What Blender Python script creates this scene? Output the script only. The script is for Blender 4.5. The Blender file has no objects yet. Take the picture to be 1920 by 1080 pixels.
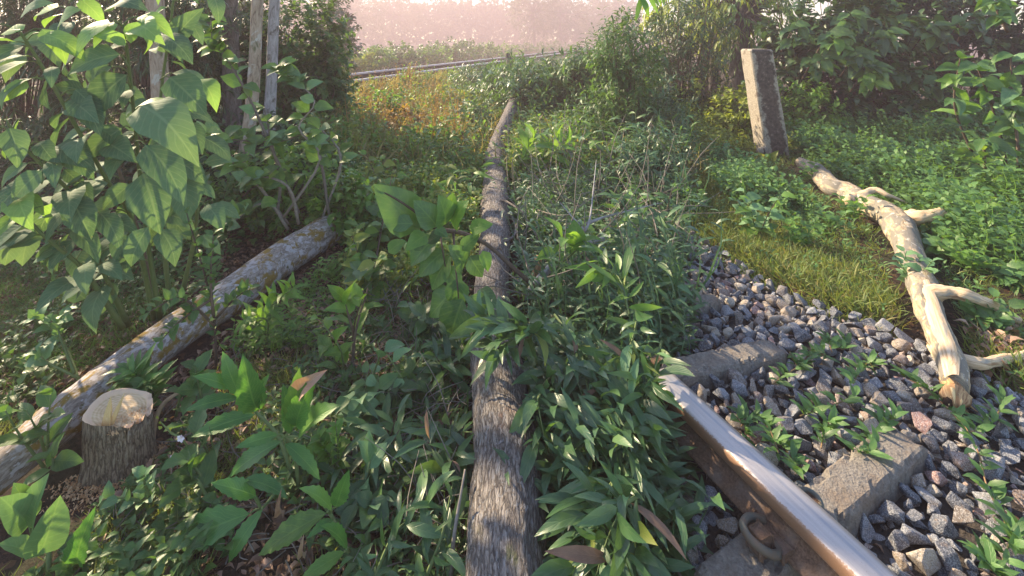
import bpy, bmesh, math, random
import numpy as np
from mathutils import Vector, Matrix, noise

random.seed(7)
rng = np.random.default_rng(11)
R = math.radians
scn = bpy.context.scene
col = scn.collection

# ------------------------------------------------------------------ camera, world, sun, exposure
F, YH, H = 900.0, 75.0, 1.5            # focal length in photo pixels, horizon row, eye height
cd = bpy.data.cameras.new('camera'); cam = bpy.data.objects.new('camera', cd); col.objects.link(cam)
cam.location = (0, 0, H); cam.rotation_euler = (R(90), 0, 0)
cd.sensor_width = 36; cd.lens = 36 * F / 1920; cd.shift_y = -(540 - YH) / 1920
cd.clip_start = 0.05; cd.clip_end = 2000
scn.camera = cam

SUN_EL = 30.0
SH = Vector((-0.80, 0.60)).normalized()
sun_dir = Vector((SH.x * math.cos(R(SUN_EL)), SH.y * math.cos(R(SUN_EL)), math.sin(R(SUN_EL))))
world = bpy.data.worlds.new('World'); scn.world = world; world.use_nodes = True
wn = world.node_tree; bg = wn.nodes['Background']
sky = wn.nodes.new('ShaderNodeTexSky'); sky.sky_type = 'NISHITA'; sky.sun_disc = False
sky.sun_elevation = R(SUN_EL); sky.sun_rotation = math.atan2(SH.x, SH.y)
sky.dust_density = 0.5; sky.air_density = 1.0
wn.links.new(sky.outputs[0], bg.inputs[0]); bg.inputs[1].default_value = 0.12
sd = bpy.data.lights.new('sun', 'SUN'); sd.energy = 5.0; sd.angle = R(0.8); sd.color = (1.0, 0.80, 0.54)
sun = bpy.data.objects.new('sun', sd); col.objects.link(sun)
sun.rotation_euler = (-sun_dir).to_track_quat('-Z', 'Y').to_euler()
vs = scn.view_settings
vs.view_transform = 'Standard'; vs.look = 'None'; vs.gamma = 1.0; vs.use_curve_mapping = False
vs.exposure = 1.6
scn.cycles.volume_bounces = 0
scn.cycles.max_bounces = 6
scn.cycles.diffuse_bounces = 3
scn.cycles.glossy_bounces = 2
scn.cycles.transmission_bounces = 3

# ------------------------------------------------------------------ pixel helpers (photo pixels -> points in the place)
def P(px, py, Y):
    return Vector(((px - 960) / F * Y, Y, H - (py - YH) / F * Y))
def PZ(px, py, z=0.0):
    Y = F * (H - z) / (py - YH)
    return Vector(((px - 960) / F * Y, Y, z))

# ------------------------------------------------------------------ objects and tags
def tag(o, label=None, cat=None, group=None, kind=None):
    if label: o['label'] = label
    if cat: o['category'] = cat
    if group: o['group'] = group
    if kind: o['kind'] = kind
    return o
def thing(name, label, cat, loc=(0, 0, 0), group=None):
    o = bpy.data.objects.new(name, None); col.objects.link(o)
    o.location = loc; o.empty_display_size = 0.1
    return tag(o, label, cat, group)
def link(name, me, parent=None, mat=None):
    o = bpy.data.objects.new(name, me); col.objects.link(o)
    if parent is not None:
        o.parent = parent; o.location = -base_of(parent)
    if mat is not None and not me.materials: me.materials.append(mat)
    return o
def base_of(p):
    v = Vector(p.location)
    if p.parent is not None: v = v + base_of(p.parent)
    return v

def tri_mesh(name, V, T, UV=None, tint=None, mat=None, smooth=True):
    V = np.asarray(V, dtype=np.float32).reshape(-1, 3); T = np.asarray(T, dtype=np.int32).reshape(-1, 3)
    me = bpy.data.meshes.new(name)
    me.vertices.add(len(V)); me.vertices.foreach_set('co', V.ravel())
    me.loops.add(T.size); me.loops.foreach_set('vertex_index', T.ravel())
    me.polygons.add(len(T))
    me.polygons.foreach_set('loop_start', np.arange(0, T.size, 3, dtype=np.int32))
    me.polygons.foreach_set('loop_total', np.full(len(T), 3, dtype=np.int32))
    me.polygons.foreach_set('use_smooth', np.full(len(T), smooth))
    if UV is not None:
        l = me.uv_layers.new(name='UVMap')
        l.data.foreach_set('uv', np.asarray(UV, dtype=np.float32)[T.ravel()].ravel())
    if tint is not None:
        a = me.attributes.new('tint', 'FLOAT', 'POINT')
        a.data.foreach_set('value', np.asarray(tint, dtype=np.float32))
    me.update(); me.validate()
    if mat is not None: me.materials.append(mat)
    return me

class MB:
    """collects triangle pieces into one mesh"""
    def __init__(s): s.V, s.T, s.U, s.t, s.n = [], [], [], [], 0
    def add(s, V, T, UV=None, tint=0.0):
        V = np.asarray(V, dtype=np.float32).reshape(-1, 3); T = np.asarray(T, dtype=np.int32).reshape(-1, 3)
        s.V.append(V); s.T.append(T + s.n); s.n += len(V)
        s.U.append(np.zeros((len(V), 2), np.float32) if UV is None else np.asarray(UV, dtype=np.float32))
        s.t.append(np.full(len(V), tint, np.float32) if np.isscalar(tint) else np.asarray(tint, dtype=np.float32))
        return s
    def build(s, name, mat, parent=None, smooth=True):
        me = tri_mesh(name, np.concatenate(s.V), np.concatenate(s.T), np.concatenate(s.U), np.concatenate(s.t), mat, smooth)
        return link(name, me, parent)

# ------------------------------------------------------------------ node helpers
class NT:
    def __init__(s, name):
        s.m = bpy.data.materials.new(name); s.m.use_nodes = True
        s.t = s.m.node_tree; s.t.nodes.clear()
        s.out = s.t.nodes.new('ShaderNodeOutputMaterial')
    def n(s, typ, **kw):
        x = s.t.nodes.new(typ)
        for k, v in kw.items(): setattr(x, k, v)
        return x
    def l(s, a, b): s.t.links.new(a, b)
    def put(s, sock, v):
        if hasattr(v, 'is_linked') or hasattr(v, 'links'): s.l(v, sock)
        else: sock.default_value = v
    def math(s, op, a, b=0.0, c=0.0, clamp=False):
        x = s.n('ShaderNodeMath', operation=op); x.use_clamp = clamp
        s.put(x.inputs[0], a); s.put(x.inputs[1], b); s.put(x.inputs[2], c)
        return x.outputs[0]
    def mix(s, f, a, b, blend='MIX'):
        x = s.n('ShaderNodeMix', data_type='RGBA', blend_type=blend)
        s.put(x.inputs[0], f); s.put(x.inputs[6], a if not isinstance(a, tuple) else (*a, 1)[:4]); s.put(x.inputs[7], b if not isinstance(b, tuple) else (*b, 1)[:4])
        return x.outputs[2]
    def ramp(s, f, stops, interp='LINEAR'):
        x = s.n('ShaderNodeValToRGB'); x.color_ramp.interpolation = interp
        e = x.color_ramp.elements
        while len(e) > 1: e.remove(e[-1])
        e[0].position = stops[0][0]; e[0].color = (*stops[0][1], 1)
        for p, c in stops[1:]:
            k = e.new(p); k.color = (*c, 1)
        s.put(x.inputs[0], f); return x.outputs[0]
    def step(s, v, a, b):
        x = s.n('ShaderNodeMapRange', interpolation_type='SMOOTHSTEP'); s.put(x.inputs[0], v)
        x.inputs[1].default_value = a; x.inputs[2].default_value = b
        return x.outputs[0]
    def noise(s, vec, scale, detail=3, rough=0.55, dist=0.0):
        x = s.n('ShaderNodeTexNoise'); x.inputs['Scale'].default_value = scale
        x.inputs['Detail'].default_value = detail; x.inputs['Roughness'].default_value = rough
        x.inputs['Distortion'].default_value = dist
        if vec is not None: s.l(vec, x.inputs['Vector'])
        return x.outputs['Fac']
    def voro(s, vec, scale, feature='F1', out='Distance', rnd=1.0):
        x = s.n('ShaderNodeTexVoronoi', feature=feature); x.inputs['Scale'].default_value = scale
        if 'Randomness' in x.inputs: x.inputs['Randomness'].default_value = rnd
        if vec is not None: s.l(vec, x.inputs['Vector'])
        return x.outputs[out]
    def scale(s, vec, v):
        x = s.n('ShaderNodeMapping'); s.l(vec, x.inputs['Vector']); x.inputs['Scale'].default_value = v
        return x.outputs[0]
    def coord(s, k): return s.n('ShaderNodeTexCoord').outputs[k]
    def bump(s, h, strength, dist):
        x = s.n('ShaderNodeBump'); s.l(h, x.inputs['Height']); x.inputs['Strength'].default_value = strength
        x.inputs['Distance'].default_value = dist
        return x.outputs[0]
    def tint(s):
        a = s.n('ShaderNodeAttribute', attribute_name='tint').outputs['Fac']
        r = s.n('ShaderNodeObjectInfo').outputs['Random']
        return s.math('FRACT', s.math('ADD', a, r))
    def bsdf(s, colr, rough=0.6, normal=None, spec=0.5, metal=0.0, coat=0.0):
        b = s.n('ShaderNodeBsdfPrincipled'); s.put(b.inputs['Base Color'], colr if not isinstance(colr, tuple) else (*colr, 1)[:4])
        s.put(b.inputs['Roughness'], rough); b.inputs['Specular IOR Level'].default_value = spec
        s.put(b.inputs['Metallic'], metal)
        if normal is not None: s.l(normal, b.inputs['Normal'])
        return b.outputs[0]
    def done(s, sh): s.l(sh, s.out.inputs['Surface']); return s.m

def leaf_mat(name, dark, mid, lite, rough=0.42, trans=0.32, vein=0.35, veinf=9.0, blem=0.25, spec=0.5):
    g = NT(name); uv = g.coord('UV')
    sp = g.n('ShaderNodeSeparateXYZ'); g.l(uv, sp.inputs[0]); u, v = sp.outputs[0], sp.outputs[1]
    au = g.math('ABSOLUTE', g.math('SUBTRACT', u, 0.5))
    t = g.tint()
    c = g.ramp(t, [(0.0, dark), (0.5, mid), (0.9, mid), (1.0, lite)])
    ob = g.n('ShaderNodeNewGeometry').outputs['Position']
    nz = g.noise(ob, 28, 3)
    c = g.mix(g.math('MULTIPLY', g.step(nz, 0.35, 0.75), 0.5), c, lite)
    mid_rib = g.math('SUBTRACT', 1.0, g.step(au, 0.012, 0.045))
    ph = g.math('SUBTRACT', v, g.math('MULTIPLY', au, 0.55))
    w = g.math('ABSOLUTE', g.math('SUBTRACT', g.math('FRACT', g.math('MULTIPLY', ph, veinf)), 0.5))
    side = g.math('SUBTRACT', 1.0, g.step(w, 0.03, 0.13))
    ve = g.math('MAXIMUM', mid_rib, g.math('MULTIPLY', side, 0.55))
    vc = g.mix(0.5, c, (min(1, lite[0] * 1.7 + .03), min(1, lite[1] * 1.5 + .03), min(1, lite[2] * 1.6 + .02)))
    c = g.mix(g.math('MULTIPLY', ve, vein), c, vc)
    if blem > 0:
        b = g.step(g.noise(ob, 70, 4, 0.7), 0.66, 0.74)
        c = g.mix(g.math('MULTIPLY', b, blem), c, (0.22, 0.15, 0.06))
    nrm = g.bump(g.math('ADD', g.math('MULTIPLY', ve, -0.6), g.math('MULTIPLY', nz, 0.7)), 0.35, 0.004)
    d = g.bsdf(c, rough, nrm, spec)
    tr = g.n('ShaderNodeBsdfTranslucent')
    tc = g.mix(1.0, c, (1.9, 1.75, 0.75), 'MULTIPLY'); g.l(tc, tr.inputs[0])
    mx = g.n('ShaderNodeMixShader'); mx.inputs[0].default_value = trans
    g.l(d, mx.inputs[1]); g.l(tr.outputs[0], mx.inputs[2])
    return g.done(mx.outputs[0])

def plain_mat(name, a, b, scale=30, rough=0.8, bump=0.3, dist=0.004, coord='Object', stretch=(1, 1, 1), spec=0.3):
    g = NT(name); c = g.scale(g.coord(coord), stretch)
    n1 = g.noise(c, scale, 5, 0.6); t = g.tint()
    f = g.math('ADD', g.math('MULTIPLY', n1, 0.8), g.math('MULTIPLY', g.math('SUBTRACT', t, 0.5), 0.5), clamp=True)
    cc = g.ramp(f, [(0.25, a), (0.75, b)])
    return g.done(g.bsdf(cc, rough, g.bump(n1, bump, dist), spec))

M = {}
# leaves: albedo 0.03..0.15
M['shrub'] = leaf_mat('dusty_green_leaf', (0.055, 0.12, 0.065), (0.085, 0.17, 0.09), (0.14, 0.235, 0.115), 0.68, 0.25, 0.6, 9, 0.6, 0.3)
M['shrub_tip'] = leaf_mat('pale_young_leaf', (0.13, 0.25, 0.07), (0.17, 0.32, 0.085), (0.24, 0.40, 0.12), 0.5, 0.4, 0.4, 8, 0.0)
M['dark'] = leaf_mat('dark_green_leaf', (0.022, 0.055, 0.024), (0.035, 0.085, 0.034), (0.06, 0.13, 0.04), 0.4, 0.25, 0.3, 9, 0.1)
M['mid'] = leaf_mat('mid_green_leaf', (0.04, 0.095, 0.03), (0.065, 0.15, 0.042), (0.12, 0.22, 0.05), 0.42, 0.32, 0.3, 8, 0.1)
M['bright'] = leaf_mat('bright_green_leaf', (0.07, 0.16, 0.03), (0.11, 0.24, 0.045), (0.19, 0.32, 0.06), 0.42, 0.42, 0.3, 7, 0.08)
M['yellow'] = leaf_mat('yellow_green_leaf', (0.13, 0.19, 0.03), (0.19, 0.26, 0.045), (0.28, 0.32, 0.07), 0.5, 0.42, 0.25, 7, 0.1)
M['leaflet'] = leaf_mat('ribbed_leaflet', (0.045, 0.14, 0.036), (0.065, 0.19, 0.045), (0.12, 0.26, 0.06), 0.36, 0.32, 0.6, 15, 0.1)
M['oval'] = leaf_mat('pale_oval_leaf', (0.09, 0.19, 0.085), (0.115, 0.235, 0.10), (0.16, 0.29, 0.12), 0.5, 0.22, 0.4, 8, 0.0)
M['acacia'] = leaf_mat('acacia_leaf', (0.035, 0.085, 0.042), (0.055, 0.13, 0.052), (0.11, 0.20, 0.075), 0.36, 0.28, 0.25, 3, 0.12, 0.6)
M['round'] = leaf_mat('round_leaf', (0.045, 0.11, 0.045), (0.07, 0.165, 0.055), (0.13, 0.25, 0.06), 0.4, 0.35, 0.5, 7, 0.12, 0.55)
M['ballasthi'] = leaf_mat('weed_leaf', (0.07, 0.16, 0.045), (0.10, 0.22, 0.06), (0.17, 0.30, 0.09), 0.45, 0.35, 0.25, 6, 0.1)
M['rusty'] = leaf_mat('rusty_weed_leaf', (0.12, 0.10, 0.04), (0.22, 0.15, 0.055), (0.34, 0.20, 0.08), 0.6, 0.4, 0.1, 6, 0.2)
M['grass'] = leaf_mat('grass_blade', (0.06, 0.12, 0.03), (0.13, 0.20, 0.045), (0.30, 0.31, 0.10), 0.5, 0.35, 0.0, 6, 0.0)
M['drygrass'] = leaf_mat('dry_grass_blade', (0.14, 0.15, 0.055), (0.24, 0.22, 0.09), (0.36, 0.30, 0.14), 0.6, 0.35, 0.0, 6, 0.0)
M['litter'] = leaf_mat('dead_leaf', (0.07, 0.042, 0.028), (0.14, 0.078, 0.048), (0.26, 0.16, 0.10), 0.65, 0.1, 0.2, 8, 0.3)
M['deadpale'] = leaf_mat('pale_dead_leaf', (0.22, 0.13, 0.09), (0.34, 0.20, 0.14), (0.45, 0.33, 0.24), 0.6, 0.15, 0.3, 8, 0.2)
M['mist'] = leaf_mat('far_leaf', (0.04, 0.07, 0.03), (0.06, 0.10, 0.04), (0.10, 0.14, 0.05), 0.6, 0.3, 0.0, 6, 0.0)
M['stem'] = plain_mat('green_stem', (0.10, 0.15, 0.05), (0.17, 0.22, 0.08), 40, 0.6)
M['stem_brown'] = plain_mat('brown_stem', (0.07, 0.05, 0.035), (0.15, 0.11, 0.08), 60, 0.8)
M['stem_grey'] = plain_mat('grey_twig', (0.15, 0.13, 0.11), (0.30, 0.27, 0.23), 60, 0.85)
M['petal'] = plain_mat('pale_petal', (0.65, 0.52, 0.60), (0.8, 0.75, 0.76), 60, 0.6)
M['concrete'] = None

def bark_mat(name, base, lite, dark, patches=(), su=70, sv=9, bump=0.9, dist=0.006, rough=0.85, lichen_scale=9, crack=0.0):
    """patches: (colour, scale, lo, hi, seed)"""
    g = NT(name); uv = g.coord('UV')
    fib = g.noise(g.scale(uv, (su, sv, 1)), 1.0, 5, 0.65, 0.6)
    fine = g.noise(g.scale(uv, (su * 3, sv * 4, 1)), 1.0, 5, 0.7)
    c = g.ramp(fib, [(0.34, dark), (0.48, base), (0.66, lite)])
    c = g.mix(g.math('MULTIPLY', g.step(fine, 0.35, 0.7), 0.35), c, lite)
    hb = g.math('ADD', fib, g.math('MULTIPLY', fine, 0.35))
    if crack:
        wv = g.n('ShaderNodeVectorMath', operation='ADD'); g.l(g.scale(uv, (su * .62, sv * .42, 1)), wv.inputs[0])
        nn = g.n('ShaderNodeTexNoise'); nn.inputs['Scale'].default_value = 1.0; nn.inputs['Detail'].default_value = 4; g.l(g.scale(uv, (su * .9, sv * .9, 1)), nn.inputs['Vector'])
        sv_ = g.n('ShaderNodeVectorMath', operation='SCALE'); g.l(nn.outputs['Color'], sv_.inputs[0]); sv_.inputs['Scale'].default_value = 1.3; g.l(sv_.outputs[0], wv.inputs[1])
        ed = g.voro(wv.outputs[0], 1.0, 'DISTANCE_TO_EDGE'); ck = g.math('SUBTRACT', 1.0, g.step(ed, 0.02, 0.16))
        c = g.mix(g.math('MULTIPLY', ck, crack), c, tuple(x * .45 for x in dark)); hb = g.math('SUBTRACT', hb, g.math('MULTIPLY', ck, crack * .9))
    for colr, sc, lo, hi, seed, st in patches:
        mp = g.n('ShaderNodeMapping'); g.l(uv, mp.inputs[0]); mp.inputs['Location'].default_value = (seed, seed * 1.7, 0); mp.inputs['Scale'].default_value = st
        q = g.noise(mp.outputs[0], sc, 6, 0.62, 0.4)
        k = g.step(q, lo, hi)
        cc = g.mix(g.math('MULTIPLY', fine, 0.5), colr, tuple(x * 0.6 for x in colr))
        c = g.mix(k, c, cc)
        hb = g.math('ADD', hb, g.math('MULTIPLY', k, 0.15))
    return g.done(g.bsdf(c, rough, g.bump(hb, bump, dist), 0.25))

M['bark_mid'] = bark_mat('furrowed_grey_brown_bark', (0.215, 0.188, 0.168), (0.35, 0.325, 0.30), (0.10, 0.08, 0.068),
    [((0.38, 0.38, 0.38), 1.0, 0.60, 0.66, 3.1, (34, 11, 1)), ((0.13, 0.14, 0.07), 1.0, 0.60, 0.72, 9.1, (5, 4, 1)), ((0.24, 0.13, 0.09), 1.0, 0.62, 0.75, 5.3, (4, 5, 1)), ((0.33, 0.32, 0.32), 1.0, 0.57, 0.62, 15.3, (90, 34, 1))], 130, 30, 1.0, 0.010, crack=.6)
M['bark_log'] = bark_mat('lichen_mottled_bark', (0.24, 0.20, 0.165), (0.39, 0.35, 0.31), (0.11, 0.085, 0.07),
    [((0.47, 0.44, 0.44), 1.0, 0.50, 0.56, 1.3, (26, 17, 1)), ((0.25, 0.165, 0.035), 1.0, 0.50, 0.60, 4.2, (12, 9, 1)), ((0.11, 0.11, 0.045), 1.0, 0.60, 0.68, 7.7, (28, 22, 1)), ((0.50, 0.48, 0.50), 1.0, 0.60, 0.64, 12.2, (48, 36, 1))], 70, 24, 0.8, 0.006)
M['bark_stump'] = bark_mat('speckled_stump_bark', (0.24, 0.18, 0.115), (0.38, 0.31, 0.22), (0.11, 0.08, 0.055),
    [((0.35, 0.30, 0.23), 1.0, 0.60, 0.66, 2.3, (60, 40, 1)), ((0.09, 0.10, 0.06), 1.0, 0.60, 0.75, 6.3, (6, 5, 1))], 110, 34, 0.9, 0.005, crack=.6)
M['bark_tree'] = bark_mat('pale_standing_bark', (0.30, 0.235, 0.165), (0.42, 0.35, 0.27), (0.14, 0.10, 0.07),
    [((0.48, 0.46, 0.40), 1.0, 0.56, 0.64, 2.3, (8, 6, 1)), ((0.13, 0.14, 0.07), 1.0, 0.58, 0.7, 6.3, (6, 4, 1))], 30, 8, 0.7, 0.01)
M['bark_dark'] = bark_mat('dark_standing_bark', (0.09, 0.078, 0.066), (0.17, 0.155, 0.14), (0.04, 0.033, 0.028),
    [((0.26, 0.26, 0.25), 1.0, 0.62, 0.7, 2.3, (8, 6, 1))], 30, 8, 0.7, 0.01)
M['bark_grey'] = bark_mat('grey_standing_bark', (0.27, 0.26, 0.26), (0.38, 0.37, 0.37), (0.13, 0.12, 0.11),
    [((0.13, 0.12, 0.10), 1.0, 0.58, 0.66, 2.3, (8, 6, 1))], 30, 8, 0.6, 0.008)
M['bark_right'] = bark_mat('worn_debarked_limb', (0.34, 0.265, 0.175), (0.50, 0.41, 0.28), (0.18, 0.13, 0.08),
    [((0.22, 0.20, 0.165), 1.0, 0.46, 0.52, 1.7, (9, 4, 1)), ((0.50, 0.47, 0.41), 1.0, 0.58, 0.64, 8.7, (24, 18, 1)), ((0.15, 0.14, 0.10), 1.0, 0.61, 0.69, 4.7, (14, 9, 1))], 60, 12, 0.6, 0.004)
M['peeled'] = bark_mat('peeled_pale_wood', (0.60, 0.44, 0.27), (0.74, 0.60, 0.42), (0.40, 0.25, 0.13),
    [((0.35, 0.22, 0.12), 1.0, 0.58, 0.68, 3.7, (14, 4, 1)), ((0.40, 0.36, 0.30), 1.0, 0.56, 0.64, 6.7, (20, 6, 1))], 110, 8, 0.9, 0.004, 0.8)
M['torn'] = bark_mat('torn_brown_wood', (0.36, 0.20, 0.10), (0.62, 0.42, 0.22), (0.12, 0.06, 0.03), [], 120, 12, 0.9, 0.004, 0.8)

g = NT('sawn_wood')
ob = g.coord('Object')
sp = g.n('ShaderNodeSeparateXYZ'); g.l(ob, sp.inputs[0])
saw = g.noise(g.scale(ob, (14, 190, 14)), 1.0, 3, 0.6, 0.3)
rr = g.math('POWER', g.math('ADD', g.math('POWER', sp.outputs[0], 2), g.math('POWER', sp.outputs[1], 2)), 0.5)
ring = g.noise(g.scale(ob, (1, 1, 1)), 24, 3)
rings = g.math('SINE', g.math('ADD', g.math('MULTIPLY', rr, 620), g.math('MULTIPLY', ring, 7)))
c = g.ramp(g.math('ADD', g.math('MULTIPLY', saw, 0.8), g.math('MULTIPLY', rings, 0.07)), [(0.2, (0.50, 0.34, 0.19)), (0.45, (0.68, 0.52, 0.33)), (0.7, (0.77, 0.64, 0.44))])
c = g.mix(g.step(rr, 0.074, 0.080), c, (0.72, 0.53, 0.37))
M['sawn'] = g.done(g.bsdf(c, 0.75, g.bump(saw, 0.6, 0.003), 0.25))
M['fibre'] = plain_mat('ragged_wood_fibre', (0.55, 0.30, 0.14), (0.80, 0.58, 0.36), 90, 0.85, 0.9, 0.006)
M['splinter'] = plain_mat('splinter_wood', (0.62, 0.40, 0.15), (0.80, 0.62, 0.34), 90, 0.7, 0.5, 0.003, stretch=(4, 4, .6))

# ------------------------------------------------------------------ geometry generators
def catmull(pts, k=5):
    pts = [np.array(p, dtype=float) for p in pts]
    q = [2 * pts[0] - pts[1]] + pts + [2 * pts[-1] - pts[-2]]
    out = []
    for i in range(1, len(q) - 2):
        a, b, c, d = q[i - 1], q[i], q[i + 1], q[i + 2]
        for j in range(k):
            t = j / k
            out.append(0.5 * (2 * b + (c - a) * t + (2 * a - 5 * b + 4 * c - d) * t * t + (3 * b - a - 3 * c + d) * t ** 3))
    out.append(pts[-1]); return out

def tube(pts, rad, ns=8, k=4, amp=0.0, freq=6.0, caps=True, seed=0.0, flat=None, lobes=0.0, ridge=None):
    """returns V,T,UV ; uv in metres along and around"""
    PR = catmull([(*p, r) for p, r in zip(pts, rad)], k) if k > 1 else [np.array((*p, r)) for p, r in zip(pts, rad)]
    C = np.array([p[:3] for p in PR]); r = np.array([max(p[3], 1e-4) for p in PR]); n = len(C)
    d = np.gradient(C, axis=0); d /= np.linalg.norm(d, axis=1)[:, None] + 1e-9
    up = np.array((0, 0, 1.0)) if abs(d[0][2]) < 0.8 else np.array((0, 1.0, 0))
    V = []; UV = []; s = 0.0; X = np.cross(d[0], up); X /= np.linalg.norm(X)
    rm = float(np.mean(r))
    for i in range(n):
        if i: s += np.linalg.norm(C[i] - C[i - 1])
        X = X - d[i] * np.dot(X, d[i]); X /= np.linalg.norm(X) + 1e-9
        Z = np.cross(X, d[i])
        for j in range(ns + 1):
            a = 2 * math.pi * j / ns + math.pi / 2
            dirv = X * math.cos(a) + Z * -math.sin(a) * -1
            rr = r[i]
            if amp:
                q = C[i] + dirv * r[i]
                rr *= 1 + amp * noise.noise(Vector(q * freq) + Vector((seed, 0, 0))) + amp * 0.5 * noise.noise(Vector(q * freq * 3.1) + Vector((seed, 5, 0)))
            if ridge:
                fu, fv, ra = ridge; aa = 2 * math.pi * (j % ns) / ns; R0 = fu / 6.28
                q1 = noise.noise(Vector((math.cos(aa) * R0, math.sin(aa) * R0, s * fv))); q2 = noise.noise(Vector((math.cos(aa) * R0 * 2.3, math.sin(aa) * R0 * 2.3, s * fv * 2 + 7)))
                rr += ra * (abs(q1) * -2 + q2 * .8)
            if lobes: rr *= 1 + lobes * math.sin(3 * a + s * 1.5) * 0.5 + lobes * math.sin(5 * a + 1 + s)* 0.4
            V.append(C[i] + dirv * rr); UV.append((j / ns * 2 * math.pi * rm, s))
    T = []
    for i in range(n - 1):
        for j in range(ns):
            a = i * (ns + 1) + j; b = a + 1; c2 = a + ns + 1; e = c2 + 1
            T += [(a, b, e), (a, e, c2)]
    if caps:
        for (i0, ci, fl) in ((0, C[0], 1), (n - 1, C[-1], 0)):
            m = len(V); V.append(ci); UV.append((0, 0))
            for j in range(ns):
                a = i0 * (ns + 1) + j
                T.append((a, m, a + 1) if fl else (a, a + 1, m))
    V = np.array(V); T = np.array(T)
    # orient outward
    return V, T[:, ::-1] if _flip(V, T, C[n // 2]) else T, np.array(UV)
def _flip(V, T, c):
    t = T[len(T) // 2 - 1]; a, b, e = V[t[0]], V[t[1]], V[t[2]]
    return np.dot(np.cross(b - a, e - a), (a + b + e) / 3 - c) < 0 and len(V) < 2000

def prof_ovate(t): return max(0, math.sin(math.pi * min(1, t ** 0.62)) ** 0.85) * 0.5
def prof_lance(t): return max(0, math.sin(math.pi * t ** 0.85) ** 0.9) * 0.5
def prof_oval(t): return max(0, math.sin(math.pi * t ** 0.9)) ** 0.6 * 0.5
def prof_blade(t): return 0.5 * (1 - t ** 2.5) * min(1, 0.5 + t * 3)
def leaf_arrays(rows, cols, width, prof, fold=0.25, arch=0.12, wave=0.0, serr=0.0, sickle=0.0, seed=0, curl=0.0, tipdroop=0.0):
    """unit leaf along +Y, normal +Z"""
    rnd = random.Random(seed); V = []; UV = []; T = []; idx = []
    ph = rnd.random() * 6
    for i in range(rows + 1):
        t = i / rows
        w = prof(t) * width
        if serr and 0 < i < rows: w *= 1 + serr * (1 if i % 2 else -1)
        cx = sickle * math.sin(math.pi * t)
        z0 = arch * 4 * t * (1 - t) - tipdroop * t ** 3
        row = []
        if i in (0, rows):
            V.append((cx, t, z0)); UV.append((0.5, t)); row = [len(V) - 1] * (cols + 1)
        else:
            for j in range(cols + 1):
                s = j / cols * 2 - 1
                x = s * w
                z = z0 + fold * abs(x) - curl * x * x / max(width, .01) + wave * math.sin(t * 11 + ph + (1.5 if s > 0 else 0)) * abs(s) * width
                V.append((cx + x, t, z)); UV.append((0.5 + s * 0.5, t)); row.append(len(V) - 1)
        idx.append(row)
    for i in range(rows):
        for j in range(cols):
            a, b, c, d = idx[i][j], idx[i][j + 1], idx[i + 1][j + 1], idx[i + 1][j]
            if a != b: T.append((a, b, c))
            if c != d: T.append((a, c, d))
    return np.array(V, dtype=np.float32), np.array(T, dtype=np.int32), np.array(UV, dtype=np.float32)

LT = {   # cheap templates for masses
 'ovate': [leaf_arrays(3, 2, 0.62, prof_ovate, 0.35, 0.1, seed=1), leaf_arrays(3, 2, 0.55, prof_ovate, 0.15, 0.16, seed=2)],
 'lance': [leaf_arrays(3, 2, 0.22, prof_lance, 0.3, 0.1, sickle=.05), leaf_arrays(3, 2, 0.18, prof_lance, 0.2, 0.16, sickle=-.06)],
 'oval': [leaf_arrays(3, 2, 0.62, prof_oval, 0.3, 0.08), leaf_arrays(3, 2, 0.7, prof_oval, 0.15, 0.13)],
 'blade': [leaf_arrays(3, 1, 0.05, prof_blade, 0, 0.16), leaf_arrays(3, 1, 0.04, prof_blade, 0, 0.26)],
 'narrow': [leaf_arrays(3, 1, 0.10, prof_lance, 0, 0.1), leaf_arrays(3, 1, 0.12, prof_lance, 0, 0.15)],
 'dead': [leaf_arrays(3, 2, 0.5, prof_ovate, 0.7, 0.22), leaf_arrays(3, 2, 0.38, prof_lance, 0.9, -0.15)],
}
HL = {}  # shared meshes for leaves that are objects of their own
def hero(kind, mat, n=4):
    key = (kind, mat)
    if key not in HL:
        L = []
        for s in range(n):
            r = random.Random(s * 31 + len(HL))
            if kind == 'shrub': a = leaf_arrays(7, 4, r.uniform(.5, .62), prof_ovate, r.uniform(.1, .5), r.uniform(.06, .2), r.uniform(.015, .035), .03, r.uniform(-.04, .04), s, .3, r.uniform(0, .18))
            elif kind == 'leaflet': a = leaf_arrays(15, 2, r.uniform(.28, .34), prof_lance, r.uniform(.25, .5), r.uniform(.04, .12), .03, .09, r.uniform(-.03, .03), s)
            elif kind == 'oval': a = leaf_arrays(6, 4, r.uniform(.5, .6), prof_oval, r.uniform(.25, .5), r.uniform(.03, .1), .02, 0, 0, s)
            elif kind == 'round': a = leaf_arrays(6, 4, r.uniform(.62, .75), prof_ovate, r.uniform(.1, .45), r.uniform(.05, .14), .04, 0, 0, s)
            elif kind == 'acacia': a = leaf_arrays(7, 2, r.uniform(.17, .26), prof_lance, r.uniform(.1, .4), r.uniform(.03, .16), .015, 0, r.uniform(-.09, .09), s)
            elif kind == 'small': a = leaf_arrays(4, 2, r.uniform(.5, .6), prof_ovate, r.uniform(.15, .5), r.uniform(.05, .15), .03, 0, 0, s)
            elif kind == 'nettle': a = leaf_arrays(7, 2, r.uniform(.55, .65), prof_ovate, r.uniform(.2, .4), r.uniform(.05, .15), .03, .1, 0, s)
            elif kind == 'bamboo': a = leaf_arrays(4, 2, r.uniform(.17, .22), prof_lance, .3, r.uniform(.05, .2), 0, 0, .03, s)
            elif kind == 'dead': a = leaf_arrays(6, 4, .45, prof_ovate, .8, .2, .1, 0, 0, s)
            L.append(tri_mesh('leaf_' + kind, a[0], a[1], a[2], None, M[mat]))
        HL[key] = L
    return random.choice(HL[key])

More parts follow.
